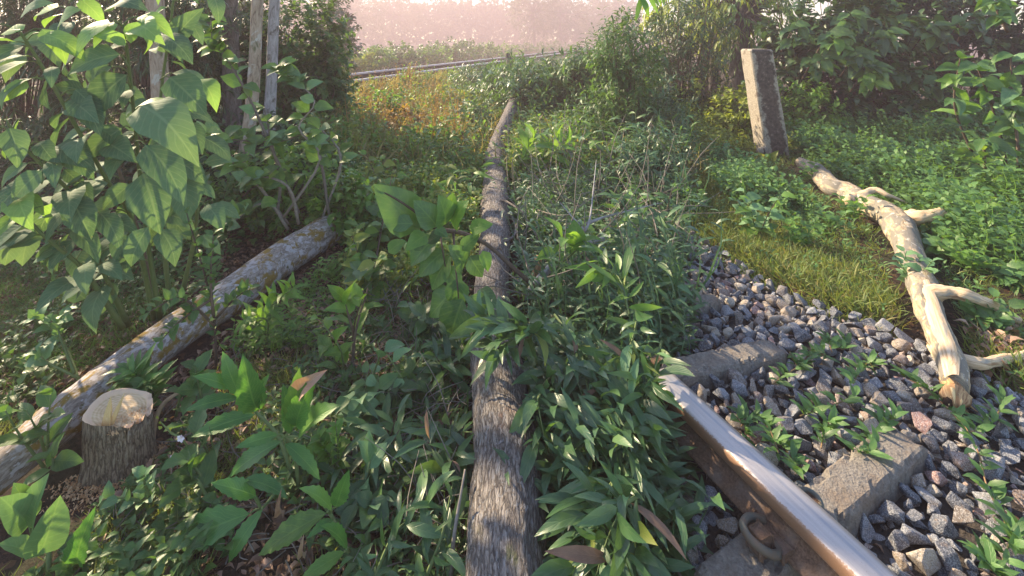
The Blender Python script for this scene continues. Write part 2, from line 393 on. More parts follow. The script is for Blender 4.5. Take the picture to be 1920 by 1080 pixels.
def basis(D, N):
    D = D / (np.linalg.norm(D, axis=1)[:, None] + 1e-9)
    X = np.cross(D, N); X /= np.linalg.norm(X, axis=1)[:, None] + 1e-9
    Z = np.cross(X, D)
    return np.stack([X, D, Z], axis=2)
def mass(mb, tmpl, pos, D, N, size, wid=1.0):
    """add leaves in bulk to mb"""
    pos = np.asarray(pos); n = len(pos)
    if n == 0: return
    B = basis(np.asarray(D, float), np.asarray(N, float)); size = np.broadcast_to(size, n)
    pick = rng.integers(0, len(tmpl), n)
    for k, (v, t, u) in enumerate(tmpl):
        i = np.where(pick == k)[0]
        if len(i) == 0: continue
        vv = v * np.array((wid, 1, 1), np.float32)
        W = np.einsum('nij,vj->nvi', B[i], vv) * size[i][:, None, None] + pos[i][:, None, :]
        TT = t[None] + (np.arange(len(i)) * len(v))[:, None, None]
        mb.add(W.reshape(-1, 3), TT.reshape(-1, 3), np.tile(u, (len(i), 1)), np.repeat(rng.random(len(i)), len(v)))
def rand_unit(n):
    v = rng.normal(size=(n, 3)); return v / np.linalg.norm(v, axis=1)[:, None]
def leaf_obj(parent, me, pos, d, nrm, size, wid=1.0, name='leaf', zsc=1.0):
    d = Vector(d).normalized(); x = d.cross(Vector(nrm))
    if x.length < 1e-4: x = d.cross(Vector((0.3, 0.5, 0.8)))
    x.normalize(); z = x.cross(d)
    m = Matrix((x, d, z)).transposed().to_4x4() @ Matrix.Diagonal((size * wid, size, size * zsc, 1))
    m.translation = Vector(pos) - base_of(parent)
    o = bpy.data.objects.new(name, me); col.objects.link(o); o.parent = parent; o.matrix_basis = m
    return o

# ------------------------------------------------------------------ terrain
def ground_h(x, y):
    h = 0.035 * noise.noise(Vector((x * 0.8, y * 0.8, 0))) + 0.012 * noise.noise(Vector((x * 4, y * 4, 3)))
    if y > 0.5 and in_ballast(x, y, 0.12): h = -0.05
    # gentle bank towards the back left and up to the far railway
    if y > 3.4 and y < 12: h += min(0.5, 0.12 * (y - 3.4)) * max(0, min(1, (-0.25 * y - x) / 1.2))
    X0 = x - 0.31 * y
    if y > 7.5 and -10.6 < X0 < -5.0:
        k = min(1, (X0 + 10.6) / 1.4, (-5.0 - X0) / 1.5); k = k * k * (3 - 2 * k); h = h * (1 - k) + 0.345 * k * min(1, (y - 7.5) / 1.5)
    return h
verge = [(1.15, 4.6), (1.336, 3.75), (1.48, 3.1), (1.62, 2.70), (1.93, 2.42), (2.08, 2.02), (2.35, 1.5), (2.6, 0.9)]
def verge_x(y):
    for (x0, y0), (x1, y1) in zip(verge[:-1], verge[1:]):
        if y1 <= y <= y0: return x0 + (x1 - x0) * (y0 - y) / (y0 - y1)
    return -99 if y > 4.6 else 2.6
def in_ballast(x, y, m=0.0):
    return y > 0.9 - m and y < 4.3 and 0.345 * y - m < x < verge_x(y) + m
def spaced(a, b, n, p):
    t = np.linspace(-1, 1, n); return (a + b) / 2 + (b - a) / 2 * np.sign(t) * np.abs(t) ** p
gx = spaced(-300, 300, 261, 3.6); gy = np.concatenate([np.linspace(-20, 0.6, 12), np.linspace(0.7, 9, 150), 9 + (np.linspace(0.02, 1, 60) ** 2.4) * 500])
V = [(x, y, ground_h(x, y)) for y in gy for x in gx]; nx = len(gx)
T = []
for j in range(len(gy) - 1):
    for i in range(nx - 1):
        a = j * nx + i; T += [(a, a + 1, a + nx + 1), (a, a + nx + 1, a + nx)]
g = NT('soil_with_litter'); ob = g.coord('Object')
n1 = g.noise(ob, 3.5, 5); n2 = g.noise(ob, 60, 5, 0.7); v1 = g.voro(ob, 45, 'F1', 'Color')
c = g.ramp(n2, [(0.3, (0.022, 0.016, 0.012)), (0.6, (0.06, 0.042, 0.03)), (0.8, (0.12, 0.085, 0.06))])
bw = g.n('ShaderNodeRGBToBW'); g.l(v1, bw.inputs[0])
c = g.mix(g.step(bw.outputs[0], 0.62, 0.8), c, (0.13, 0.075, 0.045))
c = g.mix(g.math('MULTIPLY', g.step(n1, 0.45, 0.65), 0.6), c, (0.035, 0.05, 0.02))
M['soil'] = g.done(g.bsdf(c, 0.95, g.bump(n2, 0.9, 0.02), 0.2))
tag(link('ground', tri_mesh('ground', V, T, None, None, M['soil'])), kind='structure')

# ballast bed under the stones
V = []; T = []
ys = np.linspace(0.9, 4.28, 60)
for y in ys:
    a, b = 0.35 * y, verge_x(y)
    if b < a + .02: b = a + 0.02
    for k in range(16):
        x = a + (b - a) * k / 15; V.append((x, y, 0.006 + 0.010 * noise.noise(Vector((x * 9, y * 9, 0)))))
for j in range(len(ys) - 1):
    for i in range(15):
        a = j * 16 + i; T += [(a, a + 1, a + 17), (a, a + 17, a + 16)]
M['bed'] = plain_mat('dirty_ballast_bed', (0.03, 0.026, 0.024), (0.11, 0.09, 0.075), 70, 0.95, 1.0, 0.02)
tag(link('ballast_bed', tri_mesh('ballast_bed', V, T, None, None, M['bed'])), kind='structure')

# ================================================================== LARGE THINGS: logs, stump, post, rails
def px_tube(path, zc, ns=28, k=6, amp=0.05, freq=7.0, seed=0, lobes=0.0, caps=True, ridge=None):
    """path: (px, py, width in px) of the axis; zc: height(s) of the axis above the ground"""
    pts = []; rad = []
    for i, (px, py, w) in enumerate(path):
        z = zc[i] if isinstance(zc, (list, tuple)) else zc
        q = PZ(px, py, z); pts.append(q); rad.append(w / F * q.y / 2)
    return tube(pts, rad, ns, k, amp, freq, caps, seed, lobes=lobes, ridge=ridge)

# ---- middle fallen trunk
t = thing('felled_tree', 'long straight felled trunk with furrowed bark, running away through green leaves', 'felled tree', PZ(945, 1000, 0))
path = [(962, 1420, 215), (954, 1230, 178), (948, 1080, 153), (948, 960, 141), (948, 860, 127), (938, 760, 108), (930, 690, 97), (922, 620, 82), (921, 540, 66), (928, 450, 57), (928, 370, 50), (928, 325, 42), (927, 294, 33), (934, 265, 28), (944, 240, 26), (955, 212, 22), (966, 180, 15)]
MB().add(*px_tube(path, [.13] * 11 + [.14, .17, .22, .32, .42, .52, .62], 120, 26, 0.075, 6, 1, 0.04, ridge=(48, 14, .0032))).build('trunk', M['bark_mid'], t)
m = MB()
for (a, b, c) in (((925, 372), (950, 378), (985, 400)), ((917, 392), (930, 398), (936, 388)), ((920, 478), (935, 462), (930, 447)), ((945, 455), (965, 440), (968, 420))):
    m.add(*tube([PZ(*a, 0.2), PZ(*b, 0.24), PZ(*c, 0.25)], [0.012, 0.009, 0.004], 6, 4, 0.2, 30))
m.build('broken_twig', M['bark_mid'], t)

# ---- left log
t = thing('fallen_log', 'lichen mottled log with ochre and white patches lying behind the cut stump', 'fallen log', PZ(300, 690, 0))
path = [(-240, 1040, 112), (-110, 960, 98), (0, 880, 80), (100, 800, 78), (200, 722, 78), (345, 612, 68), (450, 543, 68), (520, 492, 63), (600, 442, 60), (690, 385, 56)]
MB().add(*px_tube(path, 0.10, 56, 12, 0.07, 5, 5, 0.03, ridge=(18, 12, .0020))).build('trunk', M['bark_log'], t)

# ---- stump
sc = Vector((-1.405, 1.72, 0)); SR = 0.094; SHT = 0.185
t = thing('tree_stump', 'freshly sawn tree stump with pale cut top and splinter, in front of the mottled log', 'tree stump', sc)
V = []; UV = []; T = []; ns = 72; hs = [-0.06, -0.01, 0.03, 0.07, 0.11, 0.15, 0.178, SHT]
def srad(a, z):
    r = SR * (1 + 0.05 * math.sin(2 * a + 0.7) + 0.025 * math.sin(3 * a + 2) + 0.02 * math.sin(7 * a))
    r *= 1 + 0.13 * max(0, 0.06 - z) / 0.06 * (1 + 0.6 * math.sin(5 * a)) * 0.6
    r *= 1 + 0.02 * noise.noise(Vector((math.cos(a) * 3, math.sin(a) * 3, z * 20))) + 0.02 * noise.noise(Vector((math.cos(a) * 14, math.sin(a) * 14, z * 9)))
    return r
def rim_z(a):     # ragged towards the right hand side
    k = max(0, math.cos(a - 0.1)) ** 3
    return SHT - 0.20 * SR * math.cos(a) - 0.03 * k * (0.55 + 0.45 * math.sin(a * 17)) + 0.012 * k * math.sin(a * 41) + 0.006 * math.sin(a * 3)
for z in hs:
    for j in range(ns + 1):
        a = 2 * math.pi * (j % ns) / ns; r = srad(a, z)
        zz = z if z < 0.17 else (rim_z(a) if z == SHT else rim_z(a) - 0.012)
        V.append((sc.x + r * math.cos(a), sc.y + r * math.sin(a), zz)); UV.append((j / ns * 0.75, z))
for i in range(len(hs) - 1):
    for j in range(ns):
        a = i * (ns + 1) + j; T += [(a, a + 1, a + ns + 2), (a, a + ns + 2, a + ns + 1)]
MB().add(V, T, UV).build('bark', M['bark_stump'], t)
# cut face: rim ring, slightly lower saw plane, torn area on the right
V = []; T = []; rings = [1.0, 0.93, 0.86, 0.80, 0.7, 0.55, 0.4, 0.2, 0.0]
for q, f in enumerate(rings):
    for j in range(ns):
        a = 2 * math.pi * j / ns; r = srad(a, SHT) * f; x, y = r * math.cos(a), r * math.sin(a)
        tear = max(0, min(1, (x * 0.8 - y * 0.55 - 0.014) / 0.016))
        z = rim_z(a) if f > 0.9 else SHT - 0.20 * x - 0.006 - (0.003 if f < .85 else 0)
        if tear > 0 and f < 0.95: z += tear * (0.008 * noise.noise(Vector((x * 120, y * 120, 1))) - 0.010 + 0.006 * noise.noise(Vector((x * 300, y * 300, 1))))
        V.append((x, y, z))
for i in range(len(rings) - 1):
    for j in range(ns):
        a = i * ns + j; b = i * ns + (j + 1) % ns; T += [(a, b, b + ns), (a, b + ns, a + ns)]
o = bpy.data.objects.new('cut_face', tri_mesh('cut_face', V, T, None, None, M['sawn'], True)); col.objects.link(o); o.parent = t
# fibres in the torn area
m = MB()
for i in range(520):
    x = rng.uniform(-0.01, 0.118); y = rng.uniform(-0.11, 0.10)
    if x * 0.8 - y * 0.55 < 0.018 or math.hypot(x, y) > SR * 0.99: continue
    l = rng.uniform(0.004, 0.012) * (1.5 if math.hypot(x, y) > .1 else 1); w = rng.uniform(0.0015, 0.004)
    p = np.array((sc.x + x, sc.y + y, SHT - 0.026 - .2 * x)); e = p + np.array((rng.normal() * .006, rng.normal() * .006, l + 0.008))
    m.add([p + (w, 0, 0), p + (-w, .3 * w, 0), p + (0, -w, 0), e], [(0, 1, 3), (1, 2, 3), (2, 0, 3)])
m.build('torn_fibre', M['fibre'], t, False)['kind'] = 'stuff'
def splinter(m, b, tip, w, th):
    b, tip = np.array(b), np.array(tip); d = tip - b; s = np.cross(d, (0, 1, 0.2)); s /= np.linalg.norm(s); q = np.cross(d, s); q /= np.linalg.norm(q)
    mid = b + d * .55
    V = [b + s * w + q * th, b - s * w + q * th, b - s * w - q * th, b + s * w - q * th, mid + s * w * .7 + q * th * .6, mid - s * w * .8 + q * th * .6, mid - s * w * .8 - q * th * .6, mid + s * w * .7 - q * th * .6, tip]
    T = []
    for k in range(4): T += [(k, (k + 1) % 4, 4 + (k + 1) % 4), (k, 4 + (k + 1) % 4, 4 + k), (4 + k, 4 + (k + 1) % 4, 8)]
    m.add(V, T)
m = MB(); bx, by = sc.x + 0.0, sc.y - 0.06
splinter(m, (bx, by, SHT - .02), (bx + 0.010, by + .01, SHT + 0.078), 0.013, 0.004)
splinter(m, (bx + .01, by + .01, SHT - .02), (bx + 0.05, by + .02, SHT + 0.082), 0.008, 0.003)
splinter(m, (bx - .006, by - .002, SHT - .02), (bx + 0.0, by + .008, SHT + 0.05), 0.007, 0.003)
m.build('splinter', M['splinter'], t, False)
m = MB()
for i in range(900):
    a = rng.uniform(-2.6, 0.6); r = SR * 1.1 + abs(rng.normal()) * 0.05
    p = np.array((sc.x + r * math.cos(a), sc.y + r * math.sin(a), 0)); p[2] = ground_h(p[0], p[1]) + 0.004 + rng.uniform(0, .006)
    e = rng.normal(size=(4, 3)) * 0.0035; m.add(p + e, [(0, 1, 2), (0, 2, 3), (0, 3, 1), (1, 3, 2)], None, rng.random())
tag(m.build('sawdust', M['fibre'], None, False), 'pale sawdust scattered round the foot of the stump', 'sawdust', kind='stuff')

# curled dead branch beside the stump
t = MB().add(*tube([P(286, 835, 1.78), P(290, 795, 1.80), P(303, 762, 1.82), P(325, 742, 1.83), P(364, 724, 1.86)], [0.008, 0.0085, 0.009, 0.006, 0.002], 8, 5, 0.15, 30)).build('curled_branch', plain_mat('dry_tan_wood', (0.28, 0.19, 0.11), (0.46, 0.34, 0.22), 60), None)
tag(t, 'short dry tan branch curling up to the right of the stump', 'branch')

# ---- right-hand limb
t = thing('broken_limb', 'long crooked debarked limb lying on the grass, torn end on the ballast', 'fallen limb', PZ(1740, 560, 0))
path = [(1502, 305, 20), (1532, 324, 32), (1560, 352, 35), (1590, 362, 38), (1628, 388, 42), (1662, 402, 46), (1690, 432, 52), (1706, 470, 44), (1716, 505, 45), (1730, 535, 48), (1740, 578, 46), (1760, 625, 44), (1783, 682, 46), (1791, 725, 42)]
MB().add(*px_tube(path, 0.10, 44, 12, 0.13, 9, 9, 0.07, ridge=(14, 6, .0025))).build('limb', M['bark_right'], t)
def br(name, path, zs, mat, amp=.15, seed=0, ns=12, flat=1.0):
    pts = []; rad = []
    for (px, py, w), z in zip(path, zs): q = PZ(px, py, z); pts.append(q); rad.append(w / F * q.y / 2)
    V, T, U = tube(pts, rad, ns, 6, amp, 18, True, seed, ridge=(14, 9, .0022)); m_ = MB().add(V, T, U)
    e = Vector(pts[-1]); d_ = (e - Vector(pts[-2])).normalized()
    for k in range(7):
        o_ = Vector(rand_unit(1)[0]) * rad[-1] * .8; m_.add(*tube([e + o_ - d_ * .02, e + o_ + d_ * rng.uniform(.005, .03)], [rad[-1] * .35, .0008], 4, 1))
    return m_.build(name, mat, t)
br('branch', [(1590, 378, 26), (1606, 369, 15), (1640, 356, 12), (1665, 366, 9), (1696, 378, 3)], [0.12, 0.15, 0.22, 0.2, 0.16], M['peeled'], .35, 3)
br('branch_stub', [(1685, 415, 44), (1704, 410, 30), (1728, 407, 24), (1752, 402, 20), (1768, 396, 13)], [0.11, 0.14, 0.18, 0.21, 0.23], M['peeled'], .3, 4)
br('peeled_branch', [(1732, 556, 44), (1752, 549, 30), (1780, 547, 24), (1820, 556, 21), (1862, 573, 18), (1908, 600, 16)], [0.11, 0.15, 0.17, 0.17, 0.12, 0.05], M['peeled'], .28, 5)
br('branch', [(1784, 664, 40), (1803, 672, 26), (1835, 681, 20), (1870, 677, 18), (1935, 662, 15)], [0.09, 0.09, 0.09, 0.07, 0.05], M['peeled'], .3, 6)
br('branch_stub', [(1782, 702, 24), (1762, 676, 17), (1742, 650, 8)], [0.08, 0.06, 0.05], M['peeled'], .2, 7)
br('torn_end', [(1790, 712, 40), (1790, 738, 44), (1791, 754, 32), (1793, 766, 8)], [0.09, 0.08, 0.07, 0.05], M['torn'], .55, 8, 18)
# long strip of exposed pale wood on top of the limb
V = []; T = []; UV = []
strip = [(1738, 550, 14), (1748, 585, 26), (1762, 625, 28), (1778, 665, 30), (1787, 700, 32), (1789, 728, 24)]
for i, (px, py, w) in enumerate(strip):
    q = PZ(px, py, 0.10); rr = 50 / F * q.y / 2 * 1.04
    for j in range(7):
        a = math.pi / 2 + (j / 6 - .5) * w / 50 * 2.3 + 0.2
        V.append((q.x + rr * math.cos(a) + 0.0, q.y, 0.10 + rr * math.sin(a))); UV.append((j * .01, i * .08))
for i in range(len(strip) - 1):
    for j in range(6):
        a = i * 7 + j; T += [(a, a + 1, a + 8), (a, a + 8, a + 7)]
MB().add(V, T, UV).build('stripped_wood', M['peeled'], t)
m = MB()
for (a, b, c, w) in (((1790, 750, .06), (1798, 775, .045), (1807, 803, .03), .012), ((1778, 735, .09), (1781, 748, .08), (1779, 760, .07), .010), ((1799, 735, .1), (1803, 752, .09), (1798, 768, .06), .008), ((1785, 728, .12), (1788, 742, .11), (1790, 757, .09), .007)):
    m.add(*tube([PZ(*a), PZ(*b), PZ(*c)], [w, w * .7, w * .15], 5, 3, .3, 40))
for k in range(26):
    a = rng.uniform(0, 6.28); q = PZ(1790, 742, .075); rr_ = .040
    b = q + Vector((math.cos(a) * rr_, .015, math.sin(a) * rr_ * .9)); e = b + Vector((rng.normal() * .012, -rng.uniform(.02, .06), rng.normal() * .012 - .01))
    m.add(*tube([b, (b + e) / 2, e], [.006, .005, .001], 4, 2))
m.build('splinter', M['splinter'], t)
m = MB()
for k in range(3):
    q = PZ(1782 + 9 * k, 757, .07 - .008 * (k % 2)); V, T, U = tube([q + Vector((0, .02, 0)), q + Vector((0, -.002, 0)), q + Vector((0, -.006, 0))], [.016, .015, .002], 9, 2, .5, 60); m.add(V, T, U)
m.build('shaded_hollow', plain_mat('shaded_hollow_wood', (0.02, 0.012, 0.008), (0.13, 0.07, 0.035), 90, .9, 1.0, .004), t)  # closed plugs, coloured dark to stand for the shade inside cavities

# ---- concrete kilometre post
px0 = P(1448, 292, 6.3); px0.z = 0.0
t = thing('marker_post', 'weathered square concrete post with dark stains, leaning left out of the weeds', 'post', px0)
bm = bmesh.new(); hw = 0.155; ht = 1.36; n = 12
g_rings = []
for k in range(n + 1):
    z = -0.15 + (ht + 0.15) * k / n; f = 1.0 - 0.06 * k / n
    ring = []
    for (sx, sy) in ((-1, -1), (1, -1), (1, 1), (-1, 1)):
        for (cx, cy) in (((-1, 0.85), (-0.85, 1))[::1] if False else ((0, 0),)):
            pass
    c = 0.10
    loop = [(-1, -1 + c), (-1 + c, -1), (-.3, -1), (.3, -1), (1 - c, -1), (1, -1 + c), (1, 0), (1, 1 - c), (1 - c, 1), (0, 1), (-1 + c, 1), (-1, 1 - c), (-1, 0)]
    for (x, y) in loop:
        q = Vector((x * hw * f, y * hw * f, z)); nn = noise.noise(q * 7) * 0.008 + noise.noise(q * 25) * 0.004
        q.x += nn * (1 if x > 0 else -1); q.y += nn * (1 if y > 0 else -1)
        q.x -= (z) * 0.145 + 0.0            # the lean
        q.y += z * 0.02
        ring.append(bm.verts.new(q))
    g_rings.append(ring)
for a, b in zip(g_rings[:-1], g_rings[1:]):
    for i in range(len(a)): bm.faces.new((a[i], a[(i + 1) % len(a)], b[(i + 1) % len(a)], b[i]))
top = [bm.verts.new(v.co * 1 + Vector((0, 0, 0.022)) + (Vector((-ht * .145, ht * .02, ht)) - v.co) * 0.13) for v in g_rings[-1]]
for i in range(len(top)): bm.faces.new((g_rings[-1][i], g_rings[-1][(i + 1) % len(top)], top[(i + 1) % len(top)], top[i]))
bm.faces.new(top)
me = bpy.data.meshes.new('post_shaft'); bm.to_mesh(me); bm.free()
g = NT('weathered_concrete'); ob = g.coord('Object'); geo = g.n('ShaderNodeNewGeometry').outputs['Normal']
n1 = g.noise(ob, 55, 6, 0.7); n2 = g.noise(ob, 7, 5, 0.6); n3 = g.noise(ob, 140, 3, 0.6)
c = g.ramp(n1, [(0.3, (0.25, 0.215, 0.165)), (0.6, (0.44, 0.395, 0.32)), (0.8, (0.56, 0.52, 0.44))])
sp = g.n('ShaderNodeSeparateXYZ'); g.l(geo, sp.inputs[0]); so = g.n('ShaderNodeSeparateXYZ'); g.l(ob, so.inputs[0])
front = g.step(g.math('MULTIPLY', sp.outputs[1], -1), 0.5, 0.8)
# a stain of its own down the middle of the track-side face, with dark band low down
xc = g.math('ABSOLUTE', g.math('ADD', so.outputs[0], g.math('ADD', g.math('MULTIPLY', so.outputs[2], 0.145), -0.005)))
wob = g.math('ADD', xc, g.math('MULTIPLY', g.math('SUBTRACT', g.noise(ob, 11, 5, .65), 0.5), 0.22))
inside = g.math('SUBTRACT', 1.0, g.step(wob, 0.085, 0.125))
c_d = g.ramp(g.noise(ob, 26, 5, .65), [(0.35, (0.035, 0.028, 0.024)), (0.6, (0.11, 0.085, 0.07)), (0.72, (0.36, 0.28, 0.22))])
c = g.mix(g.math('MULTIPLY', g.math('MULTIPLY', front, inside), 0.93), c, c_d)
c = g.mix(g.math('MULTIPLY', g.step(n2, 0.60, 0.68), 0.75), c, (0.12, 0.095, 0.075))
M['post'] = g.done(g.bsdf(c, 0.9, g.bump(g.math('ADD', n1, n3), 0.9, 0.012), 0.2))
me.materials.append(M['post'])
o = bpy.data.objects.new('shaft', me); col.objects.link(o); o.parent = t

# ---- running rail at the right, sleepers, clips
rd = Vector((-0.434, 1, 0)).normalized(); rn = Vector((rd.y, -rd.x, 0))     # rn points right/away
def rail_pt(X0, Y, dz=0): return Vector((X0 - 0.434 * Y, Y, dz))
ztop, zfoot = 0.20, 0.088
headL, headR = 1.338, 1.451; k = rd.y       # X0 -> perpendicular = X0*k
W2 = (headR - headL) * k / 2; XC = (headL + headR) / 2
Y0, Y1 = 0.55, 1.89
def extrude_profile(name, prof, mat, parent, steps=24, amp=0.0):
    V = []; T = []; UV = []; n = len(prof); L = 0
    per = [0]
    for i in range(n): per.append(per[-1] + math.dist(prof[i], prof[(i + 1) % n]))
    for s in range(steps + 1):
        Y = Y0 + (Y1 - Y0) * s / steps; c = rail_pt(XC, Y)
        for i in range(n + 1):
            q, z = prof[i % n]; p = c + rn * q; p.z = z + amp * noise.noise(Vector((Y * 30, i * 3, 0)))
            V.append(p); UV.append((per[i], Y))
    for s in range(steps):
        for i in range(n):
            a = s * (n + 1) + i; T += [(a, a + 1, a + n + 2), (a, a + n + 2, a + n + 1)]
    for s0 in (0, steps):
        c0 = len(V); V.append(rail_pt(XC, Y0 + (Y1 - Y0) * s0 / steps, (ztop + zfoot) / 2)); UV.append((0, 0))
        for i in range(n): a = s0 * (n + 1) + i; T.append((a, a + 1, c0))
    return MB().add([tuple(v) for v in V], T, UV).build(name, mat, parent, True)
g = NT('polished_rail_top'); uv = g.coord('UV'); ob = g.coord('Object')
st = g.noise(g.scale(uv, (90, 5, 1)), 1.0, 5, 0.6); bl = g.noise(ob, 40, 4, .6)
sp = g.n('ShaderNodeSeparateXYZ'); g.l(ob, sp.inputs[0])
lat = g.math('ADD', g.math('MULTIPLY', sp.outputs[0], rn.x), g.math('MULTIPLY', sp.outputs[1], rn.y))
c0 = XC * rn.x
off = g.math('ABSOLUTE', g.math('SUBTRACT', lat, c0 + 0.008))
line = g.math('SUBTRACT', 1.0, g.step(g.math('ADD', off, g.math('MULTIPLY', bl, 0.006)), 0.003, 0.012))
c = g.ramp(st, [(0.25, (0.40, 0.37, 0.36)), (0.75, (0.56, 0.52, 0.50))])
c = g.mix(g.math('MULTIPLY', line, 0.55), c, (0.27, 0.30, 0.36))
outer = g.step(g.math('SUBTRACT', lat, c0), 0.026, 0.044)
c = g.mix(g.math('MULTIPLY', outer, 0.65), c, (0.30, 0.25, 0.235))
inner = g.step(g.math('ADD', g.math('SUBTRACT', c0, lat), g.math('MULTIPLY', g.math('SUBTRACT', g.noise(ob, 160, 5, .7), .5), .022)), 0.043, 0.049)
pit = g.step(g.noise(ob, 240, 4, .75), .60, .68); c = g.mix(g.math('MULTIPLY', pit, .4), c, (0.20, 0.13, 0.09))
c = g.mix(inner, c, (0.27, 0.155, 0.09))
M['railtop'] = g.done(g.bsdf(c, g.math('ADD', g.math('MULTIPLY', st, 0.25), 0.30), g.bump(g.math('ADD', g.math('ADD', st, bl), g.noise(ob, 260, 4, .7)), 0.35, 0.0015), 0.5, g.math('MULTIPLY', g.math('SUBTRACT', 1.0, inner), 0.55)))
g = NT('rusty_rail_side'); ob = g.coord('Object'); n1 = g.noise(ob, 130, 6, .7); n2 = g.noise(ob, 14, 4)
c = g.ramp(n1, [(0.3, (0.07, 0.043, 0.03)), (0.55, (0.17, 0.105, 0.07)), (0.78, (0.29, 0.18, 0.12))])
c = g.mix(g.math('MULTIPLY', g.step(n2, .5, .7), .5), c, (0.21, 0.17, 0.145))
M['rust'] = g.done(g.bsdf(c, 0.85, g.bump(n1, 0.8, 0.003), 0.25))
t = thing('running_rail', 'steel rail with polished top and rusty side, resting on concrete sleepers', 'rail', rail_pt(XC, 1.3, zfoot))
hh = 0.042
extrude_profile('rail_head', [(-W2 * .93, ztop - hh), (-W2, ztop - hh + .008), (-W2, ztop - .012), (-W2 * .93, ztop - .003), (-W2 * .6, ztop), (0, ztop + .002), (W2 * .6, ztop), (W2 * .9, ztop - .004), (W2, ztop - .016), (W2, ztop - hh + .008), (W2 * .93, ztop - hh)], M['railtop'], t)
fw = W2 + 0.026
extrude_profile('rail_web', [(-fw, zfoot), (-fw, zfoot + .008), (-W2 * .9, zfoot + .022), (-W2 * .62, zfoot + .04), (-W2 * .62, ztop - hh - .004), (-W2 * .8, ztop - hh + .001), (W2 * .8, ztop - hh + .001), (W2 * .62, ztop - hh - .004), (W2 * .62, zfoot + .04), (W2 * .9, zfoot + .022), (fw, zfoot + .008), (fw, zfoot)], M['rust'], t)

g = NT('sleeper_concrete'); ob = g.coord('Object'); n1 = g.noise(ob, 90, 6, .7); n2 = g.noise(ob, 10, 4); v = g.voro(ob, 160)
c = g.ramp(n1, [(0.3, (0.14, 0.125, 0.11)), (0.55, (0.225, 0.205, 0.18)), (0.75, (0.33, 0.30, 0.265))])
c = g.mix(g.math('MULTIPLY', g.step(n2, .45, .7), .55), c, (0.17, 0.115, 0.075)); c = g.mix(g.math('MULTIPLY', g.step(g.noise(ob, 28, 5, .7), .56, .64), .5), c, (0.09, 0.08, 0.07))
M['sleeper'] = g.done(g.bsdf(c, 0.92, g.bump(g.math('ADD', n1, g.math('MULTIPLY', v, .4)), 0.9, 0.006), 0.2))
sleepers = []
def sleeper(px_l, px_r, length, label):
    zt = 0.084
    a, b = PZ(*px_l, zt), PZ(*px_r, zt); w = (b - a); wd = w.length; w.normalize()
    d = Vector((-w.y, w.x, 0)) * -1
    if d.x > 0: d = -d                    # towards the rail (left/near)
    c = (a + b) / 2
    bm = bmesh.new(); n = 46; rings = []
    for i in range(n + 1):
        s = length * i / n; ring = []
        rise = 0.0
        for (q, z) in ((-.62, -.08), (-.57, zt - .04), (-.54, zt - .016), (-.485, zt - .005), (-.42, zt), (-.28, zt), (-.1, zt), (.1, zt), (.28, zt), (.42, zt), (.485, zt - .005), (.54, zt - .016), (.57, zt - .04), (.62, -.08)):
            e = 0.012 if i in (0, n) else 0
            p = c + d * s + w * (q * wd * (1 - e)); p.z = z - (0.008 if (i in (0, n) and z > 0) else 0) + 0.003 * noise.noise(p * 22) + 0.0025 * noise.noise(p * 80); chip = max(0, noise.noise(p * 28 + Vector((4, 0, 0))) - .15) * .035 * (1 if abs(q) > .4 or i in (0, 1) else .1); p.z -= chip; p -= w * (chip * (1 if q > 0 else -1) * .8)
            ring.append(bm.verts.new(p - c))
        rings.append(ring)
    for r0, r1 in zip(rings[:-1], rings[1:]):
        for i in range(len(r0) - 1): bm.faces.new((r0[i], r0[i + 1], r1[i + 1], r1[i]))
    bm.faces.new(rings[0]); bm.faces.new(list(reversed(rings[-1])))
    me = bpy.data.meshes.new('concrete_sleeper'); bm.to_mesh(me); bm.free(); me.materials.append(M['sleeper'])
    for p in me.polygons: p.use_smooth = False
    o = bpy.data.objects.new('concrete_sleeper', me); col.objects.link(o); o.location = c
    tag(o, label, 'sleeper', 'concrete sleepers under the rail'); sleepers.append((c, d, w, wd, length))
    return c, d, w, wd
sA = sleeper((1440, 632), (1477, 660), 0.60, 'concrete sleeper further back with a reddish stone at its corner')
sB = sleeper((1662, 790), (1737, 835), 1.02, 'nearest concrete sleeper, broad slab end beside the grey stones')
sC = sleeper((1332, 548), (1352, 562), 0.16, 'small far concrete sleeper end at the edge of the leaves')

